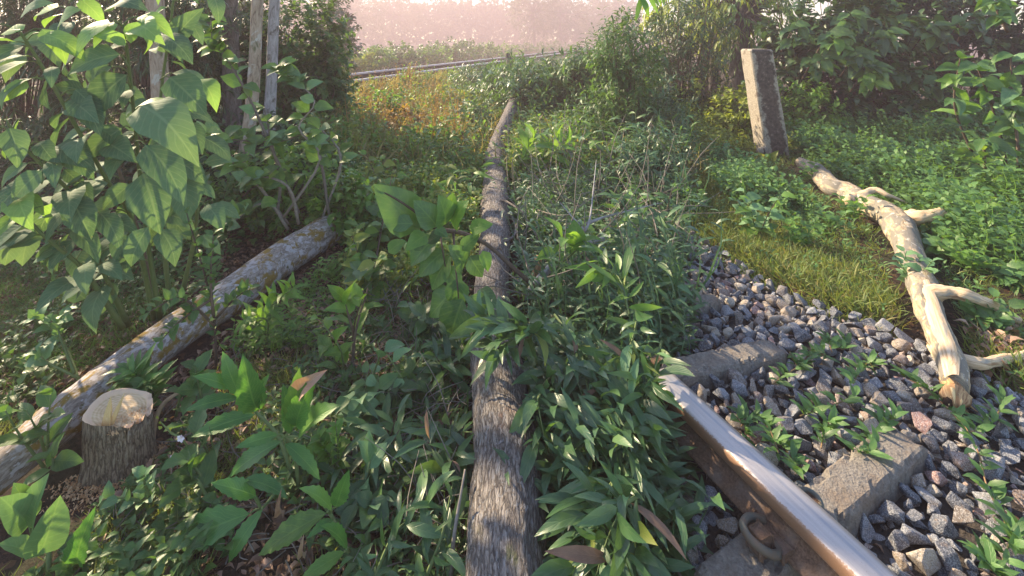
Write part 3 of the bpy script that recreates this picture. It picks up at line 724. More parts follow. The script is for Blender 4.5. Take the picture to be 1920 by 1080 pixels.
M['clip'] = plain_mat('painted_worn_clip', (0.075, 0.115, 0.105), (0.19, 0.115, 0.07), 34, 0.55, 0.5, 0.002)
def clip(center, side, label, s=1.0):
    """side -1: on the camera side of the rail"""
    t = thing('rail_clip', label, 'rail clip', center, 'spring clips holding the rail')
    out = rn * side; al = rd
    def L(a, o, z): return center + al * (a * s) + out * (o * s) + Vector((0, 0, z * s))
    pts = [L(.030, -.022, .020), L(.038, .004, .030), L(.040, .030, .036), L(.028, .060, .040), (L(0, .072, .040)), L(-.028, .062, .034), L(-.042, .036, .020), L(-.040, .010, .012), L(-.020, .004, .012)]
    MB().add(*tube(pts, [.0105 * s] * len(pts), 12, 6, .04, 60)).build('spring_bar', M['clip'], t)
    def block(name, c, ha, ho, hz, bev=.004, mat=None):
        bm = bmesh.new(); bmesh.ops.create_cube(bm, size=1)
        for v in bm.verts: v.co = Vector(L(0, 0, 0)) * 0 + al * (v.co.x * 2 * ha * s) + out * (v.co.y * 2 * ho * s) + Vector((0, 0, v.co.z * 2 * hz * s))
        bmesh.ops.bevel(bm, geom=list(bm.edges), offset=bev * s, segments=2, affect='EDGES', profile=.6)
        me = bpy.data.meshes.new(name); bm.to_mesh(me); bm.free(); me.materials.append(mat or M['rust'])
        o = bpy.data.objects.new(name, me); col.objects.link(o); o.parent = t; o.location = c - Vector(t.location); return o
    block('shoulder', L(-.004, .036, .018), .020, .020, .022, .007)
    block('pad', L(0.0, -.004, .010), .056, .019, .008, .004)
    block('shoulder_neck', L(.0, .006, .012), .014, .008, .008)
cB = rail_pt(XC, 1.345, zfoot); 
def cross(c, d, side):
    # where the sleeper axis meets the rail foot edge on the given side
    for i in range(400):
        p = c + d * (i * 0.004); lat = (p.x * rn.x + p.y * rn.y) - XC * rn.x
        if side > 0 and lat < fw + .004: return Vector((p.x, p.y, zfoot + .004))
        if side < 0 and lat < -fw - .002: return Vector((p.x, p.y, zfoot + .004))
clip(cross(sB[0], sB[1], -1), -1, 'greenish curved spring clip on the near side of the rail', 1.05)
clip(cross(sB[0], sB[1], 1), 1, 'rusty spring clip beyond the rail on the nearest sleeper', 0.8)
clip(cross(sA[0], sA[1], 1), 1, 'small dark spring clip beyond the rail on the further sleeper', 0.8)

# ---- far railway in the mist
fd = Vector((0.31, 1, 0)).normalized(); fn = Vector((fd.y, -fd.x, 0))
def far_pt(X0, Y, z): return Vector((X0 + 0.31 * Y, Y, z))
V = []; T = []
sec = [(-9.25, .30), (-8.95, .385), (-6.5, .385), (-6.2, .30)]
ysf = np.linspace(9.2, 110, 101)
for Y in ysf:
    for (x0, z) in sec: V.append(tuple(far_pt(x0, Y, z + 0.02 * noise.noise(Vector((x0, Y * 3, 0))))))
for j in range(100):
    for i in range(3): a = j * 4 + i; T += [(a, a + 1, a + 5), (a, a + 5, a + 4)]
M['farbed'] = plain_mat('far_ballast', (0.035, 0.027, 0.024), (0.09, 0.07, 0.06), 14, 0.95, 1.0, .05)
tag(link('railway_embankment', tri_mesh('railway_embankment', V, T, None, None, M['farbed'])), kind='structure')
M['shaderust'] = plain_mat('shaded_rust', (0.022, 0.014, 0.011), (0.05, 0.032, 0.025), 20, .9)  # rust darkened so the colour carries the shadow on the far rail webs
def far_rail(X0, label):
    t = thing('railway_rail', label, 'rail', far_pt(X0, 18, .38), 'rails of the misty railway')
    for nm, prof, mat in (('rail_web', [(-.075, .09), (-.075, .13), (-.03, .15), (-.03, .26), (.03, .26), (.03, .15), (.075, .13), (.075, .09)], M['shaderust']), ('rail_head', [(-.045, .26), (-.045, .30), (-.03, .31), (.03, .31), (.045, .30), (.045, .26)], M['railtop2'])):
        V = []; T = []; n = len(prof)
        for Y in (9.3, 20, 40, 70, 110):
            for q, z in prof: z += .29; p = far_pt(X0, Y, z) + fn * q; V.append(tuple(p))
        for s in range(4):
            for i in range(n): a = s * n + i; b = s * n + (i + 1) % n; T += [(a, b, b + n), (a, b + n, a + n)]
        MB().add(V, T).build(nm, mat, t, False)
M['railtop2'] = plain_mat('glint_rail_head', (0.55, 0.50, 0.47), (0.7, 0.64, 0.6), 20, 0.25, 0.05, .001, spec=1.0)  # backlight glint on the far rail heads put into this pale colour
far_rail(-8.35, 'far rail of the misty railway, below the hazy bushes')
far_rail(-6.95, 'near rail of the misty railway, above the sunlit weeds')
me = None
for i in range(30):
    Y = 9.6 + i * 1.05
    if me is None:
        V = np.array([(x, y, z) for z in (0, 1) for x, y in ((-1, -1), (1, -1), (1, 1), (-1, 1))], float) * (1.15, .13, .07)
        me = tri_mesh('railway_sleeper', V, [(0, 2, 1), (0, 3, 2), (4, 5, 6), (4, 6, 7), (0, 1, 5), (0, 5, 4), (1, 2, 6), (1, 6, 5), (2, 3, 7), (2, 7, 6), (3, 0, 4), (3, 4, 7)], None, None, M['sleeper'], False)
    o = bpy.data.objects.new('railway_sleeper', me); col.objects.link(o)
    o.location = far_pt(-7.65, Y, 0.345); o.rotation_euler.z = math.atan2(fn.y, fn.x)
    tag(o, 'dull grey sleeper under the far misty rails', 'sleeper', 'sleepers of the misty railway')

# ================================================================== BALLAST
def rock_mat(name, per_object):
  g = NT(name); ob = g.n('ShaderNodeNewGeometry').outputs['Position']; t_ = g.tint()
  base = g.ramp(t_, [(0.0, (0.075, 0.085, 0.105)), (0.16, (0.17, 0.185, 0.215)), (0.30, (0.11, 0.12, 0.14)), (0.44, (0.27, 0.28, 0.30)), (0.56, (0.14, 0.125, 0.115)), (0.66, (0.24, 0.165, 0.125)), (0.76, (0.31, 0.245, 0.18)), (0.88, (0.40, 0.34, 0.26)), (0.95, (0.28, 0.16, 0.14))], 'CONSTANT')
  if per_object: base = g.n('ShaderNodeObjectInfo').outputs['Color']
  sp1 = g.noise(ob, 330, 3, .8); sp2 = g.voro(ob, 420, 'F1', 'Color'); bw = g.n('ShaderNodeRGBToBW'); g.l(sp2, bw.inputs[0])
  big = g.noise(ob, 45, 5, .65); med = g.noise(ob, 120, 4, .7)
  c = g.mix(g.math('MULTIPLY', g.step(bw.outputs[0], .54, .66), .7), base, g.mix(0.45, base, (0.7, 0.7, 0.72)))
  c = g.mix(g.math('MULTIPLY', g.math('SUBTRACT', 1.0, g.step(sp1, .38, .47)), .85), c, (0.03, 0.032, 0.04))
  c = g.mix(g.math('MULTIPLY', g.step(med, .52, .70), .45), c, g.mix(0.5, base, (0.5, 0.48, 0.46)))
  c = g.mix(g.math('MULTIPLY', g.step(big, .55, .70), .5), c, (0.25, 0.17, 0.11))
  return g.done(g.bsdf(c, 0.66, g.bump(g.math('ADD', g.math('MULTIPLY', med, .7), big), 0.9, 0.008), 0.4))
M['rock'] = rock_mat('ballast_rock_mixed', False); M['rock_one'] = rock_mat('ballast_rock', True)
ROCKC = [('dark blue-grey', (.075, .085, .105), .17), ('speckled grey', (.145, .158, .185), .2), ('slate grey', (.095, .103, .12), .18), ('pale grey', (.22, .23, .25), .12), ('brownish', (.15, .125, .11), .09), ('rusty brown', (.24, .165, .125), .06), ('tan', (.31, .245, .18), .11), ('cream buff', (.40, .34, .26), .05), ('reddish', (.28, .16, .14), .03)]

def rock_mesh(seed, kind, sub=False):
    r = np.random.default_rng(seed)
    bm = bmesh.new()
    if kind == 'ang':
        ax = np.array((1, r.uniform(.7, .95), r.uniform(.55, .8)))
        n = 12 if not sub else 9
        pts = r.normal(size=(n, 3)); pts /= np.linalg.norm(pts, axis=1)[:, None]; pts *= r.uniform(.82, 1.12, (n, 1)) * ax
    else:
        ax = np.array((1, r.uniform(.68, .9), r.uniform(.5, .7))); n = 40 if not sub else 16
        pts = r.normal(size=(n, 3)); pts /= np.linalg.norm(pts, axis=1)[:, None]; pts *= ax
    for p in pts: bm.verts.new(p)
    bmesh.ops.convex_hull(bm, input=list(bm.verts))
    for v in [v for v in bm.verts if not v.link_faces]: bm.verts.remove(v)
    bmesh.ops.dissolve_limit(bm, angle_limit=R(17 if kind == 'ang' else 3), verts=bm.verts, edges=bm.edges)
    if not sub:
        bmesh.ops.bevel(bm, geom=list(bm.edges), offset=0.05 if kind == 'ang' else .05, segments=1, affect='EDGES', profile=.5, clamp_overlap=True)
    bmesh.ops.triangulate(bm, faces=bm.faces); bmesh.ops.recalc_face_normals(bm, faces=bm.faces)
    for i, v in enumerate(bm.verts): v.index = i
    V = np.array([v.co for v in bm.verts]); T = np.array([[v.index for v in f.verts] for f in bm.faces]); bm.free()
    return V, T
RK = [rock_mesh(i, 'ang') for i in range(16)] + [rock_mesh(50 + i, 'rnd') for i in range(7)]
RKs = [rock_mesh(i, 'ang', True) for i in range(10)] + [rock_mesh(50 + i, 'rnd', True) for i in range(4)]
RKM = [tri_mesh('ballast_stone', V, T, None, None, M['rock_one'], i >= 16) for i, (V, T) in enumerate(RK)]

def blocked(x, y, r):
    lat = (x * rn.x + y * rn.y) - XC * rn.x
    if abs(lat) < W2 + .012 + r * .85: return True
    for c, d, w, wd, L in sleepers:
        q = Vector((x, y, 0)) - Vector((c.x, c.y, 0)); a = q.dot(d); b = abs(q.dot(w))
        if -r * .5 < a < L + r * .4 and b < wd * .52 + r * .35: return True
    return False
placed = []
def darts(n, rlo, rhi, k, pl, y0=1.0, y1=4.2):
    PX = np.array([p[0] for p in pl]); PY = np.array([p[1] for p in pl]); PR = np.array([p[2] for p in pl])
    out = []
    for _ in range(n):
        y = y0 + (y1 - y0) * rng.random() ** 1.15; x = rng.uniform(.35 * y, 2.75)
        if not in_ballast(x, y, 0.03): continue
        r = rng.uniform(rlo, rhi)
        if blocked(x, y, r): continue
        if len(PX) and np.any((PX - x) ** 2 + (PY - y) ** 2 < ((PR + r) * k) ** 2): continue
        PX = np.append(PX, x); PY = np.append(PY, y); PR = np.append(PR, r); out.append((x, y, r))
    return out
placed = darts(5000, .032, .046, .74, [])
placed += darts(16000, .020, .032, .74, placed)
small = darts(12000, .009, .019, .80, placed)
def stone_vis(p):
    px = 960 + F * p[0] / p[1]; py = YH + F * H / p[1]
    return 1250 < px < 1935 and py < 1110
vis = sorted([p for p in placed if stone_vis(p)], key=lambda p: -p[2] / p[1])
hero_st = vis[:296]; rest = [p for p in placed if p not in set(hero_st)]
def rot_rand(flat=0.5):
    q = Matrix.Rotation(rng.uniform(0, 6.28), 3, 'Z') @ Matrix.Rotation(rng.normal() * flat, 3, 'X') @ Matrix.Rotation(rng.normal() * flat, 3, 'Y')
    return q
SHAPE = []
for V, T in RK:
    e = V.max(0) - V.min(0); q = e.min() / e.max(); SHAPE.append('flattish' if q < .62 else 'blocky' if q > .74 else 'angular')
for x, y, r in hero_st:
    rnd_ = rng.random() < .17; i = int(rng.integers(16, 23)) if rnd_ else int(rng.integers(0, 16))
    o = bpy.data.objects.new('ballast_stone', RKM[i]); col.objects.link(o)
    m = rot_rand(.35 if rnd_ else .5).to_4x4() @ Matrix.Scale(r * 1.10, 4); m.translation = (x, y, .018 + r * .28 + rng.uniform(-.004, .012)); o.matrix_world = m
    lat = (x * rn.x + y * rn.y) - XC * rn.x
    ci = int(rng.choice(len(ROCKC), p=np.array([c[2] for c in ROCKC]) / sum(c[2] for c in ROCKC)))
    if rnd_ and rng.random() < .5: ci = int(rng.choice([3, 6, 7, 4]))
    o.color = (*ROCKC[ci][1], 1); sx, sy = 960 + F * x / y, YH + F * H / y
    where = 'on the near side of the rail' if lat < 0 else ('close beyond the rail, ' + ('past the further sleeper' if sy < 700 else 'between the sleepers' if sx < 1600 else 'below the nearest sleeper') if lat < .22 else ('along the grass verge, ' + ('far left part' if sx < 1420 else 'above the further sleeper' if sx < 1530 else 'mid way to the limb' if sx < 1680 else 'close to the limb' if sx < 1830 else 'right of the limb') if x > verge_x(y) - .22 else ('above the further sleeper' if sy < 640 and sx < 1500 else ('near the far corner of the further sleeper' if sx < 1530 and sy < 720 else 'among weeds beside the rail' if sx < 1530 else 'uphill of the nearest sleeper, by the verge' if sy < 690 else 'in the weedy ballast above the nearest sleeper') if sx < 1660 else 'beneath the torn limb end' if sy < 860 and sx < 1850 else 'in the bottom right corner' if sy > 950 else 'right of the nearest sleeper')))
    size = 'large' if r > .041 else ('middling' if r > .029 else 'small')
    tag(o, '%s %s %s stone %s' % (size, ROCKC[ci][0], 'rounded' if rnd_ else SHAPE[i], where), 'stone', 'loose ballast stones of the track bed')
m = MB()
for x, y, r in rest:
    V, T = RKs[int(rng.integers(0, len(RKs)))] ; q = np.array(rot_rand()) * (r * 1.1); m.add(V @ q.T + (x, y, .018 + r * .28), T, None, rng.random())
for x, y, r in small:
    V, T = RKs[int(rng.integers(0, len(RKs)))] ; q = np.array(rot_rand()) * (r * 1.15); m.add(V @ q.T + (x, y, .018 + r * .2), T, None, rng.random())
for _ in range(3200):
    y = rng.uniform(1.0, 4.25); x = rng.uniform(.36 * y, 2.75)
    if not in_ballast(x, y, .05): continue
    lat = abs((x * rn.x + y * rn.y) - XC * rn.x); r = rng.uniform(.018, .034)
    if any(abs((Vector((x, y, 0)) - Vector((c.x, c.y, 0))).dot(w)) < wd * .5 and 0 < (Vector((x, y, 0)) - Vector((c.x, c.y, 0))).dot(d) < L for c, d, w, wd, L in sleepers): continue
    V, T = RKs[int(rng.integers(0, len(RKs)))] ; q = np.array(rot_rand()) * (r * 1.1); m.add(V @ q.T + (x, y, -.004), T, None, rng.random())
tag(m.build('ballast_gravel', M['rock'], None, False), 'smaller and deeper grey ballast stones filling the bed', 'gravel', kind='stuff')

# ================================================================== PLANTS
def in_poly(x, y, poly):
    c = False; j = len(poly) - 1
    for i in range(len(poly)):
        if (poly[i][1] > y) != (poly[j][1] > y) and x < (poly[j][0] - poly[i][0]) * (y - poly[i][1]) / (poly[j][1] - poly[i][1]) + poly[i][0]: c = not c
        j = i
    return c
def gpt(px, py):
    q = PZ(px, py, 0); z = ground_h(q.x, q.y); q = PZ(px, py, z); return q

def cluster_leaves(mb, tk, c, o, n, L, size, spread=0.9, droop=0.3, wid=1.0):
    """n leaves spiralling along a twig from c in direction o, length L"""
    u = (np.arange(n) + rng.random(n)) / n
    R_ = rand_unit(n); o = np.asarray(o, float)
    R_ -= R_ @ o[:, None] * o[None]; R_ /= np.linalg.norm(R_, axis=1)[:, None] + 1e-6
    D = o[None] * (1 - spread * .6) + R_ * spread; D[:, 2] -= droop
    N = np.tile((0, 0, 1.0), (n, 1)) + rand_unit(n) * .45 + o * .3
    mass(mb, LT[tk], np.asarray(c)[None] + o[None] * u[:, None] * L, D, N, size * rng.uniform(.7, 1.15, n), wid)

def bush(name, label, cat, c, rad, tk, mat, ncl, nleaf, size, group=None, twig=.25, spread=.9, droop=.3, stem_mat='stem_brown', wid=1.0, shell=.55, stems=True, zmin=0.03, base=None, stemn=40):
    """a bush: stems rise from its foot to leafy twigs spread through the crown volume"""
    c = Vector(c); base = Vector(base) if base is not None else Vector((c.x, c.y, ground_h(c.x, c.y)))
    t = thing(name, label, cat, base, group); mb = MB(); sb = MB(); k = 0
    for i in range(ncl):
        v = rand_unit(1)[0]; f = shell + (1 - shell) * rng.random() ** .7
        if rng.random() < .25: f = rng.random() * shell
        f *= 1 + 0.22 * noise.noise(Vector(v * 2.3) + c)
        p = np.array((c.x + v[0] * rad[0] * f, c.y + v[1] * rad[1] * f, c.z + v[2] * rad[2] * f))
        if p[2] < base.z + zmin: p[2] = base.z + zmin + rng.random() * rad[2] * .5
        o = v * .7 + np.array((0, 0, .35)) + rand_unit(1)[0] * .5; o /= np.linalg.norm(o)
        cluster_leaves(mb, tk, p - o * twig * .5, o, nleaf, twig, size, spread, droop, wid)
        if stems:
            if i < stemn:
                mid = (np.array(base) + p) / 2 + np.array((0, 0, .12 * rad[2])) + rand_unit(1)[0] * rad[0] * .1; w = .004 + .006 * min(1.5, rad[2])
                sb.add(*tube([np.array(base), mid, p - o * twig * .5, p + o * twig * .4], [w, w * .7, w * .4, w * .2], 4, 2))
    f = mb.build('foliage', M[mat], t); f['kind'] = 'stuff'
    if stems: sb.build('stems', M[stem_mat], t)
    return t

def tree(name, label, path, rads, mat, crown=None, group=None, ns=14, cat='tree'):
    t = thing(name, label, cat, path[0], group)
    MB().add(*tube(path, rads, ns, 5, .08, 4, True, rng.random() * 9, lobes=.03)).build('trunk', M[mat], t)
    if crown:
        (c, rad, tk, lm, ncl, nleaf, size, droop) = crown; mb = MB(); bb = MB(); top = np.array(path[-1])
        for i in range(ncl):
            v = rand_unit(1)[0]; f = .4 + .6 * rng.random() ** .6; f *= 1 + .3 * noise.noise(Vector(v * 2) + Vector(c))
            p = np.array(c) + v * np.array(rad) * f; o = v + rand_unit(1)[0] * .6; o[2] -= droop * .5; o /= np.linalg.norm(o)
            cluster_leaves(mb, tk, p, o, nleaf, size * 3, size, .7, droop)
            if i % 4 == 0: q = np.array(path[-2]) * .5 + top * .5; bb.add(*tube([q, (q + p) / 2 + (0, 0, .1), p], [rads[-1] * .5, rads[-1] * .3, .006], 4, 2))
        mb.build('crown', M[lm], t)['kind'] = 'stuff'; bb.build('limb', M[mat], t)
    return t

# ---------- LEFT: the big dusty-leaved shrub
t = thing('broadleaf_shrub', 'tall dusty green shrub with very large drooping leaves, over the mottled log', 'shrub', gpt(250, 560))
SHP = t
stems = [
 [(300, 600, 2.5), (275, 440, 2.35), (262, 325, 2.25), (250, 200, 2.15), (237, 85, 2.05), (232, 45, 2.0)],
 [(290, 600, 2.5), (250, 420, 2.35), (205, 345, 2.2), (150, 250, 2.05), (105, 170, 1.95), (70, 110, 1.9), (38, 60, 1.85)],
 [(240, 610, 2.4), (190, 500, 2.2), (140, 375, 2.1), (95, 325, 2.0), (50, 280, 1.95), (18, 235, 1.9)],
 [(230, 615, 2.3), (160, 510, 2.15), (110, 465, 2.05), (70, 430, 2.0), (20, 370, 1.95)],
 [(300, 590, 2.6), (240, 370, 2.5), (180, 200, 2.45), (140, 70, 2.4), (120, -20, 2.35)],
 [(320, 580, 2.7), (300, 380, 2.6), (300, 200, 2.5), (318, 60, 2.45), (330, -40, 2.4)],
 [(340, 560, 2.7), (370, 400, 2.5), (350, 250, 2.4), (345, 160, 2.35)],
]
for s in stems:
    MB().add(*tube([P(*q) for q in s], [.014] + [.010 - .006 * i / len(s) for i in range(1, len(s))], 8, 5, .06, 20)).build('stem', M['stem'] if s is not stems[4] else M['stem_brown'], t)
CAMP = Vector((0, 0, H))
def leafpx(par, kind, mat, b, tip, Y, dY=-0.05, wid=1.0, face=1.0, pet=None, sideways=0.0):
    B = P(b[0], b[1], Y); T_ = P(tip[0], tip[1], Y + dY); d = T_ - B; L = d.length
    nrm = (CAMP - B).normalized() * face + Vector((0, 0, .8)) + Vector(rand_unit(1)[0]) * .35
    leaf_obj(par, hero(kind, mat), B, d, nrm, L, wid)
    if pet is not None:
        q = P(pet[0], pet[1], Y + .02)
        MB().add(*tube([q, (q + B) / 2 + Vector((0, 0, .01)), B], [.004, .003, .0025], 5, 3)).build('petiole', M['stem'], par)
HL_L = [((265, 198), (372, 300), 2.0, (250, 215)), ((272, 272), (345, 385), 2.05, (255, 265)), ((268, 325), (300, 440), 2.1, (258, 320)), ((238, 140), (170, 222), 2.0, (243, 160)),
 ((318, 145), (388, 215), 2.2, (300, 150)), ((237, 80), (165, 62), 1.95, (236, 90)), ((238, 75), (285, 42), 1.98, (237, 85)), ((236, 85), (205, 70), 1.9, None), ((298, 66), (362, 120), 2.2, (285, 80)),
 ((225, 102), (122, 140), 1.95, (240, 125)), ((155, 170), (98, 160), 2.05, (130, 180)), ((45, 55), (2, 62), 1.8, None), ((110, 55), (145, 15), 2.2, None), ((92, 72), (112, 125), 2.1, (75, 80)),
 ((50, 150), (2, 192), 1.85, (80, 150)), ((18, 240), (34, 315), 1.85, (10, 225)), ((78, 320), (20, 378), 1.9, (95, 328)), ((120, 318), (158, 355), 2.1, (100, 312)), ((135, 375), (172, 450), 2.0, (150, 390)),
 ((188, 400), (226, 470), 2.1, (170, 400)), ((278, 425), (242, 503), 2.1, (268, 400)), ((220, 440), (238, 512), 2.2, (210, 420)), ((246, 345), (190, 394), 2.15, (262, 340)), ((228, 240), (143, 302), 2.1, (245, 240)),
 ((245, 292), (198, 300), 2.1, (255, 290)), ((372, 348), (404, 372), 2.3, (355, 345)), ((386, 385), (420, 432), 2.3, (370, 380)), ((330, 300), (388, 345), 2.3, (300, 290)), ((350, 230), (380, 290), 2.35, (320, 220)),
 ((345, 330), (350, 420), 2.3, None), ((210, 20), (270, 10), 2.3, None), ((40, 30), (100, 5), 2.1, None), ((330, 70), (380, 15), 2.4, None), ((400, -10), (410, 45), 2.3, None), ((310, 60), (340, 110), 2.4, None),
 ((170, 160), (200, 120), 2.2, None), ((100, 380), (70, 440), 2.2, None), ((60, 430), (40, 500), 2.2, None), ((140, 470), (155, 540), 2.3, None), ((190, 515), (250, 522), 2.3, None), ((300, 430), (330, 500), 2.25, None),
 ((320, 240), (300, 330), 2.4, None), ((20, 440), (8, 500), 2.0, None), ((160, 560), (110, 520), 2.4, None), ((210, 530), (190, 590), 2.3, None), ((30, 100), (10, 150), 1.95, None), ((130, 100), (85, 60), 2.2, None)]
for i, (b, tp, Y, pt) in enumerate(HL_L):
    leafpx(t, 'shrub', 'shrub_tip' if i in (5, 6, 7, 11, 12, 14) else 'shrub', b, tp, Y, rng.uniform(-.08, .03), rng.uniform(.85, 1.1), 1.4, pt)
for si, s in enumerate(stems):
    C = catmull([P(*q) for q in s], 6)
    for i in range(4, len(C)):
        if rng.random() < .18: continue
        p = Vector(C[i]); d = (Vector(C[i]) - Vector(C[i - 1])).normalized(); a = rng.uniform(0, 6.28)
        side = Vector((math.cos(a), math.sin(a) * .7, 0.0)); e = p + side * rng.uniform(.03, .10) + Vector((0, 0, .03))
        MB().add(*tube([p, (p + e) / 2 + Vector((0, 0, .012)), e], [.0035, .003, .0025], 4, 3)).build('petiole', M['stem'], t)
        leaf_obj(t, hero('shrub', 'shrub' if i < len(C) - 5 else 'shrub_tip'), e, side * .7 + Vector((0, -.1, -rng.uniform(.2, 1.1))) + d * .2, side * .3 + Vector((0, -.7, .9)) + Vector(rand_unit(1)[0]) * .35, rng.uniform(.11, .21), rng.uniform(.75, 1.05))

# ---------- LEFT: standing trees behind
def tp(px, py, Y): return P(px, py, Y)
def standing(px0, px1, Y, w, mat, label, crown=None, h=4.6, kink=0.0):
    b = P(px0, 0, Y); b.z = ground_h(b.x, b.y) - .1; m_ = P((px0 + px1) / 2 + kink, 0, Y); m_.z = 1.0; q = P(px1, 0, Y); q.z = 2.2
    top = q + (q - m_) * 1.6; top.z = h; r = w / F * Y / 2
    return tree('standing_tree', label, [b, m_, q, (q + top) / 2 + Vector((.05, 0, 0)), top], [r * 1.25, r, r * .95, r * .8, r * .55], mat, crown, 'slender trees behind the log')
standing(316, 288, 4.3, 30, 'bark_tree', 'pale patchy tree trunk rising behind the big leaved shrub', ((-3.3, 4.6, 4.5), (.9, .9, .8), 'ovate', 'mid', 60, 12, .12, .2))
standing(450, 486, 4.6, 22, 'bark_tree', 'warm tan slender trunk leaning right above the climber', ((-2.4, 5.0, 4.7), (.8, .8, .6), 'ovate', 'mid', 50, 12, .12, .2), kink=6)
standing(500, 517, 5.4, 20, 'bark_grey', 'pale grey smooth trunk just right of the tan leaning one', ((-2.5, 5.4, 5.0), (.8, .8, .6), 'ovate', 'mid', 40, 12, .12, .2))
standing(438, 430, 5.6, 30, 'bark_dark', 'dark shaded trunk left of the tan leaning one', None)
standing(120, 90, 5.6, 40, 'bark_dark', 'dark trunk half lost in the bamboo-like foliage', None)

# dark undergrowth wall
leftwall = [
 ('bamboo_thicket', 'dark narrow-leaved thicket filling the back at the far left', 'thicket', (-5.3, 5.2, 1.6), (1.3, .7, 1.9), 'narrow', 'dark', 620, 16, .17, 1.0),
 ('bamboo_thicket', 'dark hanging narrow leaves just left of the pale patchy trunk', 'thicket', (-3.9, 5.2, 1.6), (.9, .6, 1.9), 'narrow', 'dark', 480, 16, .17, 1.0),
 ('bush', 'shady small-leaved bush between the pale patchy trunk and the dark one', 'bush', (-3.75, 6.7, .9), (.6, .4, 1.5), 'ovate', 'dark', 230, 14, .09, .5),
 ('bush', 'leafy bush mass right behind the two leaning trunks', 'bush', (-3.15, 6.5, 1.0), (.5, .4, 1.3), 'ovate', 'mid', 330, 14, .10, .5),
 ('bush', 'leafy bush mass at the right edge behind the small sunlit leaves', 'bush', (-2.62, 6.6, 1.0), (.42, .4, 1.25), 'ovate', 'mid', 330, 14, .10, .5),
 ('bush', 'deep dark bush behind the narrow-leaved thicket', 'bush', (-4.6, 6.6, 1.4), (1.4, .5, 1.7), 'ovate', 'dark', 420, 14, .13, .5),
 ('bush', 'leafy dim bush standing behind the grey trunk', 'bush', (-8.3, 15.4, 1.4), (1.6, .8, 2.0), 'ovate', 'mid', 260, 14, .19, .5),
 ('bush', 'dense bush at the right edge of the dark wood', 'bush', (-6.2, 16.2, 1.4), (1.0, .8, 2.0), 'ovate', 'dark', 300, 14, .19, .5),
 ('bush', 'low dark bush at the foot of the standing trunks', 'bush', (-2.5, 5.0, .3), (.5, .4, .42), 'ovate', 'dark', 120, 12, .08, .4),
 ('bush', 'gloomy bush low down behind the big leaved shrub', 'bush', (-3.3, 4.4, .35), (.8, .5, .5), 'ovate', 'dark', 120, 12, .09, .4),
 ('bush', 'shaded bush low at the far left behind the shrub stems', 'bush', (-4.4, 4.3, .35), (.8, .5, .55), 'lance', 'dark', 120, 12, .12, .5),
]
for nm, lb, ct, c, rd_, tk, lm, ncl, nl, sz, dr in leftwall:
    bush(nm, lb, ct, c, rd_, tk, lm, ncl, nl, sz, None, .28, .8, dr, shell=.3)
for i, (x, y, z, r, lb) in enumerate([(-10.5, 12.5, 1.6, 2.2, 'deep shade crown closing the wood far left'), (-7.6, 12.0, 1.5, 1.9, 'deep shade crown closing the wood behind the thicket')]):
    bush('understory_tree', lb, 'tree', (x, y, z), (r, 1.0, r * 1.0), 'ovate', 'dark', 300, 12, .2, None, .4, .8, .3, shell=.3)

# climber with round leaves in front of the trunks, lit at the right
t = thing('round_leaf_bush', 'airy bush of rounded pale leaves in front of the tan trunk', 'bush', gpt(500, 480))
tw = [[(520, 400, 3.4), (525, 340, 3.4), (510, 270, 3.4), (495, 200, 3.4)], [(530, 410, 3.4), (600, 300, 3.3), (560, 240, 3.3), (590, 190, 3.3), (540, 140, 3.4), (520, 125, 3.4)],
      [(620, 420, 3.5), (590, 260, 3.4), (530, 265, 3.3), (470, 265, 3.3), (385, 253, 3.2)], [(560, 400, 3.4), (480, 210, 3.3), (425, 110, 3.2), (400, 80, 3.2), (395, 30, 3.2)], [(540, 420, 3.5), (470, 330, 3.3), (430, 300, 3.3)], [(600, 420, 3.5), (640, 300, 3.5), (600, 240, 3.5)], [(540, 430, 3.4), (500, 380, 3.3), (430, 420, 3.2)], [(560, 420, 3.4), (540, 350, 3.3), (480, 330, 3.25), (450, 350, 3.2)]]
for s in tw:
    pts = [P(*q) for q in s]
    MB().add(*tube(pts, [.011, .009, .007, .005, .003, .002][:len(pts)], 6, 4, .1, 20)).build('stem', M['stem_grey'], t)
    C = catmull(pts, 5)
    for i in range(5, len(C)):
        for k in range(3):
            if rng.random() < .35: continue
            a = rng.uniform(0, 6.28); d = Vector((math.cos(a), math.sin(a) * .4 - .2, rng.uniform(-.5, .7)))
            leaf_obj(t, hero('small', ['oval', 'bright', 'mid'][int(rng.integers(0, 3))]), Vector(C[i]), d, Vector((-.3, -.8, .9)) + Vector(rand_unit(1)[0]) * .4, rng.uniform(.085, .15), 1.25)
bush('bush', 'sunlit little bush of small bright leaves just above the upper end of the mottled log', 'bush', (-1.85, 3.85, .28), (.42, .36, .38), 'ovate', 'bright', 190, 10, .065, None, .15, .9, .2)
bush('bush', 'small-leaved bush at the right edge above the mottled log', 'bush', (-1.85, 4.5, .35), (.36, .36, .5), 'ovate', 'mid', 190, 10, .065, None, .15, .9, .2)
bush('bush', 'dark leafy bush in the gap between shrub and sunlit climber', 'bush', (-2.15, 3.6, .3), (.35, .35, .4), 'ovate', 'mid', 90, 10, .07, None, .15, .9, .2)

